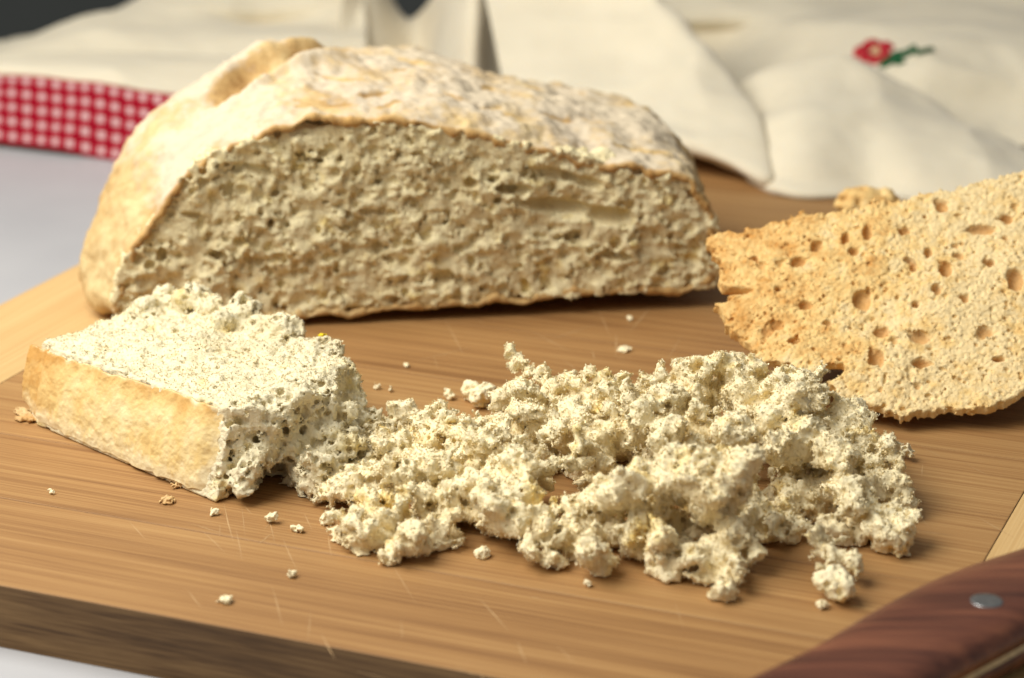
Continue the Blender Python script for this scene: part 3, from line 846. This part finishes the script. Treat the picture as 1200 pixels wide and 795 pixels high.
g = np.maximum(np.maximum(ppc[:, :, None] - 0.02, Ng - bc_[:, :, None] + 0.52), -(Ng - bc_[:, :, None] + tc[:, :, None]))
zw = HO[2] + S[:nx_] * hs[2] + T[:, :ny_] * ht[2] + Ng * hn[2]
fd2.f[:nx_, :ny_] = np.maximum(g, 0.03 - zw)
for (px, py, rs_, rt_) in [(858, 337, .65, .2), (975, 436, .3, .38), (960, 444, .4, .18)]:
    s0, t0 = heel_st(px, py); fd2.carve((s0, t0, -.6), (rs_, rt_, 2.5), None, 0.03)
idx, p = fd2.band(-0.4, 0.4)
fd2.f[idx] += 0.05 * fbm(p, 1.2, 3, .5, 1)
v, q = fd2.mesh(0.05)
vw = tw(v); vw[:, 2] = np.maximum(vw[:, 2], 0.015)
mesh_obj('crust', vw, q[:, ::-1] if flip else q, M['heel_crust'], heel)
del fd, fd2

# ================================================================== small bread piece behind the toasted one
def lump(name, blobs, mat, label, cat, h=0.06, a1=0.12, a2=0.05, pores=500, group=None, keep=0.05, rmax=0.12):
    c = np.array([b_[0] for b_ in blobs]); r = max(np.max(b_[1]) for b_ in blobs)
    fd = Field(c.min(0) - r * 1.3 - .3, c.max(0) + r * 1.3 + .3, h)
    for cc, rr in blobs: fd.add(cc, np.asarray(rr) if np.ndim(rr) else rr * RNG.uniform(.75, 1.2, 3), rand_rot() if np.ndim(rr) == 0 else None, 0.12)
    crumbify(fd, a1, a2, pores, 0.03, rmax)
    Zg = fd.grid()[2]; fd.f[:] = np.maximum(fd.f, 0.012 - Zg)
    v, q = fd.mesh(keep)
    o = mesh_obj(name, v, q, mat, attrs={'toast': np.full(len(v), 0.6)})
    return tag(o, label, cat, group)
lump('bread_piece', [(Py(1018, 232, 89) * [1, 1, 0] + [0, 0, z], (1.15, .8, r)) for z, r in ((0.7, .9), (1.5, .8), (2.3, .7), (2.75, .6))],
     M['toast'], 'small golden bread piece peeking out behind the toasted end piece', 'bread', 0.09, 0.1, 0.05, 300)

# ================================================================== CRUMB PILE
pile_px = [  # px, py of a lump's middle, its height above the board, radius
]
fd = Field((-6.6, 58.5, -0.02), (13.2, 78.0, 4.2), 0.066)
def ground_y(px, py, z): return Pz(px, py, z)
# a skirt outline on the board with heap height h(x): lumps are strewn inside it
front_px = [(410, 640), (440, 655), (480, 660), (540, 640), (620, 672), (700, 684), (780, 680), (850, 690), (900, 655), (960, 640), (1000, 650), (1062, 635)]
back_px = [(420, 520), (470, 520), (520, 520), (580, 505), (650, 495), (720, 505), (790, 500), (860, 500), (930, 500), (980, 520), (1020, 560), (1062, 610)]
fx_ = np.array([Pz(*p)[:2] for p in front_px]); bx_ = np.array([Pz(*p)[:2] for p in back_px])
top_h = lambda X: np.interp(X, [-4.6, -3, -1, 1.5, 4, 6.5, 8.5, 9.8, 11.2], [1.0, 1.4, 1.7, 2.0, 2.7, 3.0, 2.9, 2.0, 0.9])
def clump(c, size, k=0.05):
    rot = rand_rot(); ell = size * RNG.uniform(.65, 1.25, 3)
    for j in range(random.randint(7, 12)):
        o = RNG.normal(0, 0.42, 3) * ell
        fd.add(np.asarray(c) + rot.T @ o, size * random.uniform(.26, .58) * RNG.uniform(.7, 1.2, 3), rand_rot(), 0.10)
for k in range(125):
    X = -4.6 + 15.3 * ((k * 0.618034) % 1.0)
    y0 = np.interp(X, fx_[:, 0], fx_[:, 1]); y1 = np.interp(X, bx_[:, 0], bx_[:, 1])
    t = random.uniform(0.06, 0.94)
    Hh = top_h(X) * (1 - (2 * abs(t - 0.55)) ** 2.2 * 0.7)
    size = random.choice([.42, .52, .65, .78])
    z = 0.4 * size if k % 4 == 0 else max(Hh - size * 0.75, 0.4 * size)
    clump((X, y0 + (y1 - y0) * t, z), size)
for k in range(60):                                   # a low, continuous bed of torn bits
    X = -4.7 + 15.4 * ((k * 0.618034 + 0.3) % 1.0)
    y0 = np.interp(X, fx_[:, 0], fx_[:, 1]); y1 = np.interp(X, bx_[:, 0], bx_[:, 1])
    clump((X, y0 + (y1 - y0) * random.uniform(0.03, 0.8), random.uniform(.2, .6)), random.uniform(.38, .6))
# the lumps that shape its outline
for (px, py, z, r) in [(500, 500, 1.2, .55), (540, 505, 1.3, .5), (450, 520, .8, .5), (470, 490, .9, .4), (430, 560, .6, .45), (600, 452, 1.6, .5), (608, 432, 1.9, .3), (650, 445, 1.8, .5), (645, 432, 2.1, .3), (690, 455, 1.7, .4), (620, 480, 1.3, .6), (660, 480, 1.4, .6), (570, 520, 1.5, .7),
                       (790, 445, 2.3, .6), (830, 450, 2.4, .7), (870, 455, 2.3, .6), (760, 465, 2.1, .55), (720, 480, 1.9, .6), (920, 446, 2.4, .5), (940, 458, 2.3, .6), (900, 474, 2.3, .6),
                       (970, 492, 1.8, .55), (995, 510, 1.5, .5), (1005, 530, 1.3, .5), (610, 590, 1.0, .9), (640, 640, .6, .7), (590, 610, .9, .6), (440, 615, .6, .6), (480, 630, .55, .6), (425, 635, .3, .35),
                       (700, 640, .7, .7), (780, 640, .8, .5), (785, 665, .35, .3), (860, 670, .45, .42), (845, 690, .25, .28), (890, 640, .7, .45), (960, 640, .7, .5), (985, 655, .6, .45), (1000, 670, .4, .33),
                       (1040, 620, .6, .42), (1055, 615, .6, .3), (1050, 635, .35, .3), (1015, 600, .9, .5), (990, 585, 1.1, .5), (820, 570, 2.2, .95), (850, 560, 2.2, .7), (560, 580, 1.2, .6), (720, 570, 1.9, .8)]:
    clump(Pz(px, py, z), r * 1.1)
# gaps where the board and deep shade show between lumps
for (px, py, z, r) in [(400, 600, .1, .5), (560, 650, .1, .45), (690, 695, 0, .25), (810, 665, .35, .35), (920, 660, .2, .4), (740, 660, .35, .25), (505, 590, .8, .28), (470, 545, .6, .3), (890, 600, 1.3, .3), (690, 530, 1.8, .25),
                       (940, 620, .9, .3), (640, 540, 1.5, .22), (760, 600, 1.5, .25), (830, 620, 1.0, .25)]:
    fd.carve(Pz(px, py, z), (r, r * 1.5, r), None, 0.1)
crumbify(fd, 0.24, 0.12, 0, grains=0, fine=1.15)
foam(fd, 0.18, 55, 0.04, 0.12, 3.0, lambda p: p[:, 2] > 0.1)
Zg = fd.grid()[2]; fd.f[:] = np.maximum(fd.f, 0.012 - Zg)
v, q = fd.mesh(0.002)
v, q = flakes(v, q, 330000, 0.039, lambda p: p[:, 2] > 0.08)
v[:, 2] = np.maximum(v[:, 2], 0.012)
pile = mesh_obj('crumbled_bread', v, q, M['crumb_pile'])
tag(pile, 'heap of pale crumbled bread torn from the slice on the board', 'breadcrumbs', None, 'stuff')
del fd

# ================================================================== LOOSE CRUMBS
def crumb(px, py, r, label, mat='crumb_pile', flat_=1.0, n=3, name='bread_crumb', spread=1.0):
    c0 = Pz(px, py, 0)
    bl = []
    for k in range(n):
        o = RNG.normal(0, r * 0.55 * spread, 3) if k else np.zeros(3)
        z = max(r * 0.75 * flat_ + abs(o[2]) * flat_ * 0.6, 0.02)
        rr = r * random.uniform(.65, 1.0)
        bl.append(((c0[0] + o[0], c0[1] + o[1], z), (rr, rr * random.uniform(.8, 1.2), rr * flat_)))
    return lump(name, bl, M[mat], label, 'crumb', max(r / 7, 0.02), min(.25 * r, .10) * min(1, flat_ * 1.2), min(.12 * r, .05) * min(1, flat_ * 1.2), 20 if r < 0.2 else 200, 'loose crumbs on the board', 0.1, min(.35 * r, .12))
crumb(984, 702, .36, 'bread crumb clump by the knife handle, largest near it', n=5, spread=1.3)
crumb(1053, 537, .26, 'pale bread crumb between the heap and the toasted piece', n=4, spread=1.4)
crumb(1021, 549, .13, 'small crumb at the right edge of the heap, upper of two')
crumb(1018, 569, .17, 'small crumb at the right edge of the heap, lower of two')
crumb(566, 474, .33, 'bread crumb clump just behind the middle of the heap', n=5, spread=1.2)
crumb(527, 468, .16, 'round crumb alone behind the left end of the heap')
crumb(30, 487, .38, 'flat crust flake at the left corner of the slice', 'heel_crust', 0.22, 3, 'crust_flake')
crumb(60, 579, .09, 'tiny crumb on bare wood below the crust flake')
crumb(196, 588, .12, 'sliver of crust close under the slice crust', 'heel_crust', 0.5)
crumb(207, 572, .10, 'tiny crust bit touching the foot of the slice', 'heel_crust', 0.6)
crumb(252, 604, .08, 'tiny crumb just below the near corner of the slice')
crumb(316, 613, .14, 'crumb beside the scratches, larger of a close pair')
crumb(346, 623, .10, 'crumb beside the scratches, smaller of a close pair')
crumb(384, 615, .15, 'crumb next to the lower left end of the heap')
crumb(345, 677, .08, 'tiny crumb at the foot of a long scratch')
crumb(264, 705, .15, 'flat crumb near the front edge of the board', flat_=0.5)
crumb(563, 654, .14, 'crumb in front of the hollow under the heap')
crumb(476, 430, .07, 'tiny crumb on bare wood between slice and loaf')
crumb(441, 456, .08, 'tiny crumb behind the slice, farther of a pair')
crumb(458, 459, .07, 'tiny crumb behind the slice, nearer of a pair')
crumb(733, 412, .11, 'flat crumb on bare wood in front of the loaf middle', flat_=0.5)
crumb(738, 375, .06, 'tiny crumb in the shade line of the loaf')
crumb(411, 588, .13, 'crumb in the gap between slice and heap')
crumb(965, 713, .10, 'tiny crumb beside the clump at the knife handle')
crumb(690, 688, .07, 'tiny crumb under the front of the heap')
o = crumb(379, 399, .10, 'bright yellow grain on the back corner of the slice', 'yellow', name='yellow_grain')
zt = 2.3; p0 = Pz(379, 399, zt); q0 = Pz(379, 399, 0)
o.location = Vector(o.location) + Vector(((p0 - q0) * 0.01)); o['category'] = 'grain'; del o['group']

# ================================================================== KNIFE
far_px = [(760, 880), (800, 838), (871, 795), (912, 776), (955, 755), (990, 733), (1025, 712), (1077, 684), (1130, 662), (1200, 641), (1290, 610), (1400, 575)]
near_px = [(1400, 655), (1290, 702), (1200, 757), (1123, 798), (1060, 838), (1000, 872), (930, 905), (850, 920), (780, 910)]
kfar = [Pz(*p, 1.45)[:2] for p in far_px]; knear = [Pz(*p, 0.95)[:2] for p in near_px]
def resample(P, n):
    P = np.asarray(P, float)
    for _ in range(2):
        q = np.empty((2 * len(P) - 2, 2)); q[0::2] = 0.75 * P[:-1] + 0.25 * P[1:]; q[1::2] = 0.25 * P[:-1] + 0.75 * P[1:]
        P = np.vstack([P[:1], q, P[-1:]])
    d = np.r_[0, np.cumsum(np.linalg.norm(np.diff(P, axis=0), axis=1))]
    t = np.linspace(0, d[-1], n); return np.stack([np.interp(t, d, P[:, k]) for k in range(2)], 1)
butt = Pz(735, 915, 1.2)[:2]
KM = 90
kf = resample([butt] + kfar, KM); kn = resample([butt] + knear[::-1], KM)
kc = 0.5 * (kf.mean(0) + kn.mean(0))
knife = thing('knife', (kc[0], kc[1], 0), 'knife with riveted dark reddish wooden handle lying at the front right corner', 'knife')
def prism(rings):
    """rings: list of (polygon, z); closed at both ends"""
    n = len(rings[0][0]); V = np.concatenate([np.c_[p, np.full(n, z)] for p, z in rings])
    Fc = []
    for k in range(len(rings) - 1):
        for i in range(n):
            j = (i + 1) % n; Fc.append([k * n + i, k * n + j, (k + 1) * n + j, (k + 1) * n + i])
    Fc.append(list(range(n))[::-1]); Fc.append([(len(rings) - 1) * n + i for i in range(n)])
    area_ = 0.5 * np.sum(rings[0][0][:, 0] * np.roll(rings[0][0][:, 1], -1) - np.roll(rings[0][0][:, 0], -1) * rings[0][0][:, 1])
    if area_ < 0: Fc = [f[::-1] for f in Fc]
    return V, Fc
def handle_half(z0, z1, grow=0.0):
    """half round scale between the flat side z0 and the rounded side z1"""
    th = np.linspace(0, math.pi, 28); c, sn = np.cos(th), np.sin(th)
    cx = np.sign(c) * np.abs(c) ** 0.55; cz = sn ** 0.62
    K = len(th); mid = 0.5 * (kf + kn); half = 0.5 * (kn - kf) * (1 + grow)
    taper = sstep(0, 5, np.arange(KM)) * 0.5 + 0.5
    V = np.zeros((KM, K + 1, 3))
    V[:, :K, :2] = mid[:, None] + half[:, None] * cx[None, :, None]
    V[:, :K, 2] = z0 + (z1 - z0) * cz[None] * taper[:, None]
    V[:, K, :2] = mid; V[:, K, 2] = z0
    F = grid_faces(K + 1, KM, True)
    V = np.swapaxes(V, 0, 1)
    return V.reshape(-1, 3), (F if z1 > z0 else F[:, ::-1])
V, Fc = handle_half(0.96, 1.72); mesh_obj('handle_scale', V, Fc, M['rosewood'], knife)
V, Fc = handle_half(0.78, 0.02); mesh_obj('handle_scale', V, Fc, M['rosewood'], knife)
tg = np.concatenate([kf, kn[::-1]]); tg = kc + (tg - kc) * 0.997
V, Fc = prism([(tg, 0.782), (tg, 0.958)]); mesh_obj('tang', V, Fc, M['steel'], knife, smooth=False)
def rivet(px, py):
    c = Pz(px, py, 1.72); a = np.linspace(0, 2 * math.pi, 28, endpoint=False)
    rg = [(np.stack([c[0] + r * np.cos(a), c[1] + r * np.sin(a)], 1), z) for r, z in ((.40, 1.60), (.40, 1.726), (.385, 1.729), (.30, 1.730), (.1, 1.730))]
    V, Fc = prism(rg); mesh_obj('rivet', V, Fc, M['steel'], knife)
rivet(1156, 704)
# blade runs on to the right, out of the picture
tip = np.array(kfar[-1]); tn = np.array(knear[0]); dr = (tip - np.array(kfar[-4])); dr /= np.linalg.norm(dr)
bl = np.array([tip + (tn - tip) * .1 - dr * 2, tip + (tn - tip) * .1 + dr * 14, tip + (tn - tip) * .6 + dr * 15.5, tip + (tn - tip) * 1.2 + dr * 12, tip + (tn - tip) * 1.3 - dr * .5, tip + (tn - tip) * .9 - dr * 2])
V, Fc = prism([(bl, 0.80), (bl, 0.94)]); mesh_obj('blade', V, Fc, M['steel'], knife, smooth=False)

# ================================================================== TEA TOWEL
def catmull(P, n):
    """resample a (k, ...) control list smoothly to n"""
    P = np.asarray(P, float); k = len(P)
    t = np.linspace(0, k - 1, n); i = np.clip(t.astype(int), 0, k - 2); f = (t - i)
    sh = (n,) + (1,) * (P.ndim - 1); f = f.reshape(sh)
    p1, p2 = P[i], P[i + 1]; p0 = P[np.maximum(i - 1, 0)]; p3 = P[np.minimum(i + 2, k - 1)]
    return 0.5 * (2 * p1 + (p2 - p0) * f + (2 * p0 - 5 * p1 + 4 * p2 - p3) * f ** 2 + (3 * p1 - p0 - 3 * p2 + p3) * f ** 3)
def sheet(name, rows, parent, mat, nu=90, nv=60, wr=0.12, zmin=0.03, th=0.12, attrs=False, cr=0.0):
    """rows: list of rows of 3-D points (same count); smooth sheet with real thickness"""
    G = np.array([[p for p in r] for r in rows], float)
    G = catmull(G, nv); G = np.swapaxes(catmull(np.swapaxes(G, 0, 1), nu), 0, 1)
    P = G.reshape(-1, 3)
    du = np.gradient(G, axis=1); dv = np.gradient(G, axis=0)
    n = np.cross(du, dv); n /= np.linalg.norm(n, axis=-1, keepdims=True) + 1e-9
    if (n[..., 1].mean() - n[..., 2].mean()) > 0: n = -n
    G = G + n * (wr * fbm(P, 0.35, 3, 0.5, 1)).reshape(G.shape[:2])[..., None]
    if cr:
        G = G + n * (cr * ridged(P * np.array([0.7, 1.0, 1.0]), 0.17, 2, 0.45, 2)).reshape(G.shape[:2])[..., None]
    P = G.reshape(-1, 3); P[:, 2] = np.maximum(P[:, 2], zmin)
    B = P - n.reshape(-1, 3) * th; 
    fo = grid_faces(nv, nu); n0 = len(P)
    ring = np.array([i * nu for i in range(nv)] + [(nv - 1) * nu + j for j in range(1, nu)] + [i * nu + nu - 1 for i in range(nv - 2, -1, -1)] + [j for j in range(nu - 2, 0, -1)])
    rn = np.roll(ring, -1)
    fb = np.concatenate([fo, fo[:, ::-1] + n0, np.stack([ring, ring + n0, rn + n0, rn], 1)])
    at = None
    if attrs:
        lu = np.r_[0, np.cumsum(np.linalg.norm(np.diff(G[nv // 2], axis=0), axis=1))]
        lv = np.r_[0, np.cumsum(np.linalg.norm(np.diff(G[:, nu // 2], axis=0), axis=1))]
        gu_, gv_ = np.meshgrid(lu, lv); at = {'gu': np.tile(gu_.ravel(), 2) + 40, 'gv': np.tile(gv_.ravel(), 2) + 40}
    return mesh_obj(name, np.concatenate([P, B]), fb, mat, parent, attrs=at), G, n
TB = -BT + 0.02
towel = thing('tea_towel', (2, 115, -BT), 'crumpled cream tea towel with red gingham border and embroidered flower behind the loaf', 'towel')
def Rw(lst): return [Py(*p) for p in lst]
# front fold to the right of the loaf
cols = [[(560, -70, 121), (565, -30, 119), (572, 10, 117), (580, 50, 114), (588, 90, 111), (594, 115, 108.5), (600, 135, 106)],
        [(640, -70, 120), (648, -25, 118), (656, 20, 115), (664, 60, 112), (672, 100, 109), (680, 125, 107), (690, 145, 105)],
        [(700, -60, 117.5), (712, -10, 115.5), (724, 30, 113), (738, 70, 110.5), (750, 110, 107.6), (760, 138, 105.6), (772, 160, 103.8)],
        [(735, -50, 116), (752, 0, 114), (772, 38, 111.8), (795, 74, 109.4), (815, 112, 106.8), (828, 152, 104), (838, 182, 102.2)],
        [(748, -45, 115.5), (771, 4, 113.6), (799, 38, 111.4), (830, 74, 109.2), (861, 107, 107.2), (884, 160, 103.6), (895, 208, 100.8)]]
edge = [Py(*p) for p in cols[-1]]
C3 = [[Py(*p) for p in c] for c in cols]
C3.append([e + [0.25, 0.9, -0.15] for e in edge]); C3.append([e + [-0.4, 3.0, -0.7] for e in edge])
rowsA = [[C3[c][r] for c in range(len(C3))] for r in range(7)]
rowsA.append([p + [0, 1.2, -min(0.4, max(p[2] - .06, 0))] for p in rowsA[-1]])
rowsA.append([np.array([p[0], p[1] + 4, 0.06]) for p in rowsA[-2]])
sheet('drape', rowsA, towel, M['cloth'], 130, 90, 0.12, 0.03, cr=0.25)
topA = [(838, 122, 110.5), (890, 99, 110.8), (940, 82, 111), (1000, 76, 111), (1065, 108, 109), (1140, 152, 107), (1215, 196, 104), (1310, 240, 101)]
botA = [(880, 218, 101.4), (915, 226, 100.6), (950, 233, 99.6), (1020, 234, 99.5), (1080, 238, 99.2), (1150, 244, 98.5), (1220, 252, 97), (1310, 262, 95.5)]
rows = []
for t, bul in ((0, 0), (.06, -.5), (.25, -1.2), (.5, -1.5), (.75, -1.0), (.9, -.3), (1, 0)):
    rows.append([Py(a_[0] + (c_[0] - a_[0]) * t, a_[1] + (c_[1] - a_[1]) * t, a_[2] + (c_[2] - a_[2]) * t + bul * (1.0 if k < 5 else 0.5) + 0.5 * math.sin(k * 2.1 + t * 2)) for k, (a_, c_) in enumerate(zip(topA, botA))])
back = [np.array(p) + [0.2, 1.2, -0.5] for p in rows[0]]; back2 = [np.array(p) + [0.5, 2.4, -3.2] for p in rows[0]]
tuck1 = [np.array([p[0], p[1] + 1.0, max(p[2] - 0.35, 0.05)]) for p in rows[-1]]; tuck2 = [np.array([p[0], p[1] + 5.0, 0.06]) for p in rows[-1]]
sheet('fold', [back2, back] + rows + [tuck1, tuck2], towel, M['cloth'], 130, 90, 0.10, 0.03, cr=0.38)
# embroidered fold at the back right
rowsB = [[(770, 118, 114), (860, 122, 113), (960, 124, 112), (1060, 130, 110), (1120, 150, 109), (1200, 172, 108), (1310, 190, 107)],
         [(770, 112, 118), (860, 112, 118), (960, 104, 114), (1060, 104, 111.2), (1120, 122, 110.6), (1200, 134, 110.4), (1310, 142, 110)],
         [(775, 92, 123), (860, 90, 122), (960, 76, 117), (1060, 72, 113), (1120, 80, 112), (1200, 88, 112), (1310, 92, 111)],
         [(775, 64, 126.5), (860, 60, 126), (960, 46, 120), (1060, 42, 116), (1120, 44, 115), (1200, 52, 115), (1310, 56, 114)],
         [(775, 40, 128), (860, 36, 127.5), (960, 26, 122), (1060, 20, 121), (1120, 18, 121), (1200, 24, 121), (1310, 26, 120)],
         [(775, 20, 128), (860, 16, 127.5), (960, 8, 126), (1060, 2, 127), (1120, -4, 128), (1200, -10, 128), (1310, -10, 128)],
         [(775, -20, 131), (860, -22, 131), (960, -30, 131), (1060, -36, 132), (1120, -40, 133), (1200, -44, 133), (1310, -44, 133)],
         [(775, -60, 136), (860, -60, 136), (960, -60, 136), (1060, -60, 136), (1120, -60, 136), (1200, -60, 136), (1310, -60, 136)]]
_, GB, nB = sheet('fold', [Rw(r) for r in rowsB], towel, M['cloth'], 110, 110, 0.14, 0.03, cr=0.22)
# cloth under and behind the loaf in the middle, with a standing pleat
rowsC = [[(395, 110, 122), (440, 110, 122), (490, 112, 124), (520, 110, 119), (545, 108, 117), (568, 108, 117.5), (582, 110, 121)],
         [(395, 60, 124), (440, 58, 125), (490, 62, 128), (520, 58, 121), (545, 54, 118), (568, 54, 118.5), (580, 56, 123)],
         [(400, 20, 126), (440, 18, 128), (488, 30, 131), (524, 14, 123), (548, 8, 119.5), (570, 8, 120), (578, 10, 124)],
         [(405, -30, 128), (440, -30, 131), (480, 22, 133), (526, -30, 126), (548, -40, 121), (570, -40, 121.5), (578, -38, 126)]]
sheet('pleat', [Rw(r) for r in rowsC], towel, M['cloth'], 110, 70, 0.05, TB)
rowsC2 = [[(560, 112, 126), (600, 112, 128), (660, 112, 127)], [(560, 60, 129), (600, 60, 132), (660, 60, 130)], [(560, 0, 131), (600, 0, 134.5), (660, 0, 132)], [(560, -60, 132), (600, -60, 135), (660, -60, 133)]]
sheet('pleat', [Rw(r) for r in rowsC2], towel, M['cloth'], 40, 40, 0.05, TB)
# folded cloth on the left, hem down to the table, and layers behind it
rowsD = [[(-60, 92, 118.6), (20, 96, 117.4), (100, 102, 116.2), (200, 114, 115.2), (330, 126, 115)],
         [(-60, 80, 118.4), (20, 84, 117.6), (100, 91, 116.6), (200, 103, 115.8), (330, 112, 115.2)],
         [(-60, 75, 119.4), (20, 76, 119), (100, 80, 118), (200, 86, 117), (330, 90, 116.5)],
         [(-60, 70, 120), (20, 68, 120), (100, 67, 120), (200, 66, 119.5), (330, 66, 119)],
         [(-60, 72, 122), (20, 70, 122), (100, 69, 122), (200, 68, 122), (330, 66, 122)]]
sheet('fold', [Rw(r) for r in rowsD], towel, M['cloth'], 90, 50, 0.06, TB, cr=0.3)
rowsE = [[(-60, 84, 121), (20, 80, 121), (110, 76, 121), (210, 72, 121), (320, 70, 121), (430, 66, 121)],
         [(-60, 72, 124), (20, 64, 123.5), (110, 56, 122.6), (210, 50, 123), (320, 50, 123.4), (430, 46, 124)],
         [(-60, 68, 127.5), (20, 56, 127), (110, 36, 125), (210, 30, 126.5), (320, 32, 128.5), (430, 20, 127)],
         [(-60, 66, 130), (20, 52, 130), (110, 24, 128), (210, 12, 128), (320, 10, 129), (430, -6, 129)],
         [(-60, 70, 133), (20, 56, 133), (110, 22, 131), (210, -20, 131), (320, -30, 131), (430, -50, 131)],
         [(-60, 76, 135), (20, 62, 135), (110, 30, 135), (210, -10, 134.5), (320, -30, 134), (430, -60, 134)]]
sheet('fold', [Rw(r) for r in rowsE], towel, M['cloth'], 100, 80, 0.12, TB, cr=0.35)
# gingham border
rowsG = [[(-60, 158, 115.6), (0, 167, 114.6), (60, 175, 113.6), (120, 185, 112.6), (180, 197, 111.4), (240, 210, 110.2)],
         [(-60, 132, 116.4), (0, 140, 115.4), (60, 147, 114.4), (120, 156, 113.4), (180, 167, 112.2), (240, 178, 111)],
         [(-60, 106, 117.2), (0, 114, 116.2), (60, 119, 115.2), (120, 127, 114.2), (180, 137, 113), (240, 146, 112)],
         [(-60, 80, 118.2), (0, 88, 117.2), (60, 92, 116.2), (120, 99, 115.2), (180, 107, 114.2), (240, 114, 113.2)]]
sheet('gingham_border', [Rw(r) for r in rowsG], towel, M['gingham'], 140, 60, 0.26, TB, attrs=True)
# embroidery, stitched on the fold: petals, centre and leaves as raised thread patches
def on_fold(px, py):
    c = np.array([0, 0, CH]); r = ray(px, py)
    d = GB.reshape(-1, 3) - c; t = d @ r / (r @ r); e = np.linalg.norm(d - t[:, None] * r, axis=1)
    return GB.reshape(-1, 3)[np.argmin(e)] , nB.reshape(-1, 3)[np.argmin(e)]
def stitch(name, px, py, ru, rv, ang, mat, par):
    c, n = on_fold(px, py)
    n = np.array(n) + [0, -.5, .4]; n /= np.linalg.norm(n)
    xx = np.array([1.0, 0, 0]); xx -= n * (xx @ n); xx /= np.linalg.norm(xx); yy = np.cross(n, xx)
    if yy[2] < 0: yy = -yy
    e1 = xx * math.cos(ang) + yy * math.sin(ang); e2 = -xx * math.sin(ang) + yy * math.cos(ang)
    V = [c + n * 0.34]; Fc = []; K = 16
    for j in range(K):
        a = 2 * math.pi * j / K; V.append(c + e1 * ru * math.cos(a) * .7 + e2 * rv * math.sin(a) * .7 + n * 0.30)
    for j in range(K):
        a = 2 * math.pi * j / K; V.append(c + e1 * ru * math.cos(a) + e2 * rv * math.sin(a) + n * 0.06)
    for j in range(K):
        k = (j + 1) % K; Fc.append([0, 1 + j, 1 + k]); Fc.append([1 + j, 1 + K + j, 1 + K + k, 1 + k])
    return mesh_obj(name, V, Fc, mat, par)
for (px, py, ru, rv, a) in [(1010, 62, .42, .36, .2), (1022, 54, .5, .3, 0), (1038, 58, .4, .36, -.3), (1040, 68, .34, .3, .3), (1016, 71, .36, .26, 0), (1028, 72, .4, .22, 0)]:
    stitch('petal', px, py, ru, rv, a, M['thread_red'], towel)
stitch('flower_centre', 1025, 63, .30, .24, 0, M['thread_pale'], towel)
for (px, py, ru, rv, a) in [(1040, 76, .35, .2, .3), (1050, 68, .42, .2, .5), (1062, 66, .4, .16, .2), (1070, 60, .2, .22, .8), (1056, 74, .3, .14, -.2), (1085, 63, .5, .06, .25)]:
    stitch('leaf', px, py, ru, rv, a, M['thread_green'], towel)
stitch('petal', 523, 28, .22, .3, 0, M['thread_red'], towel)
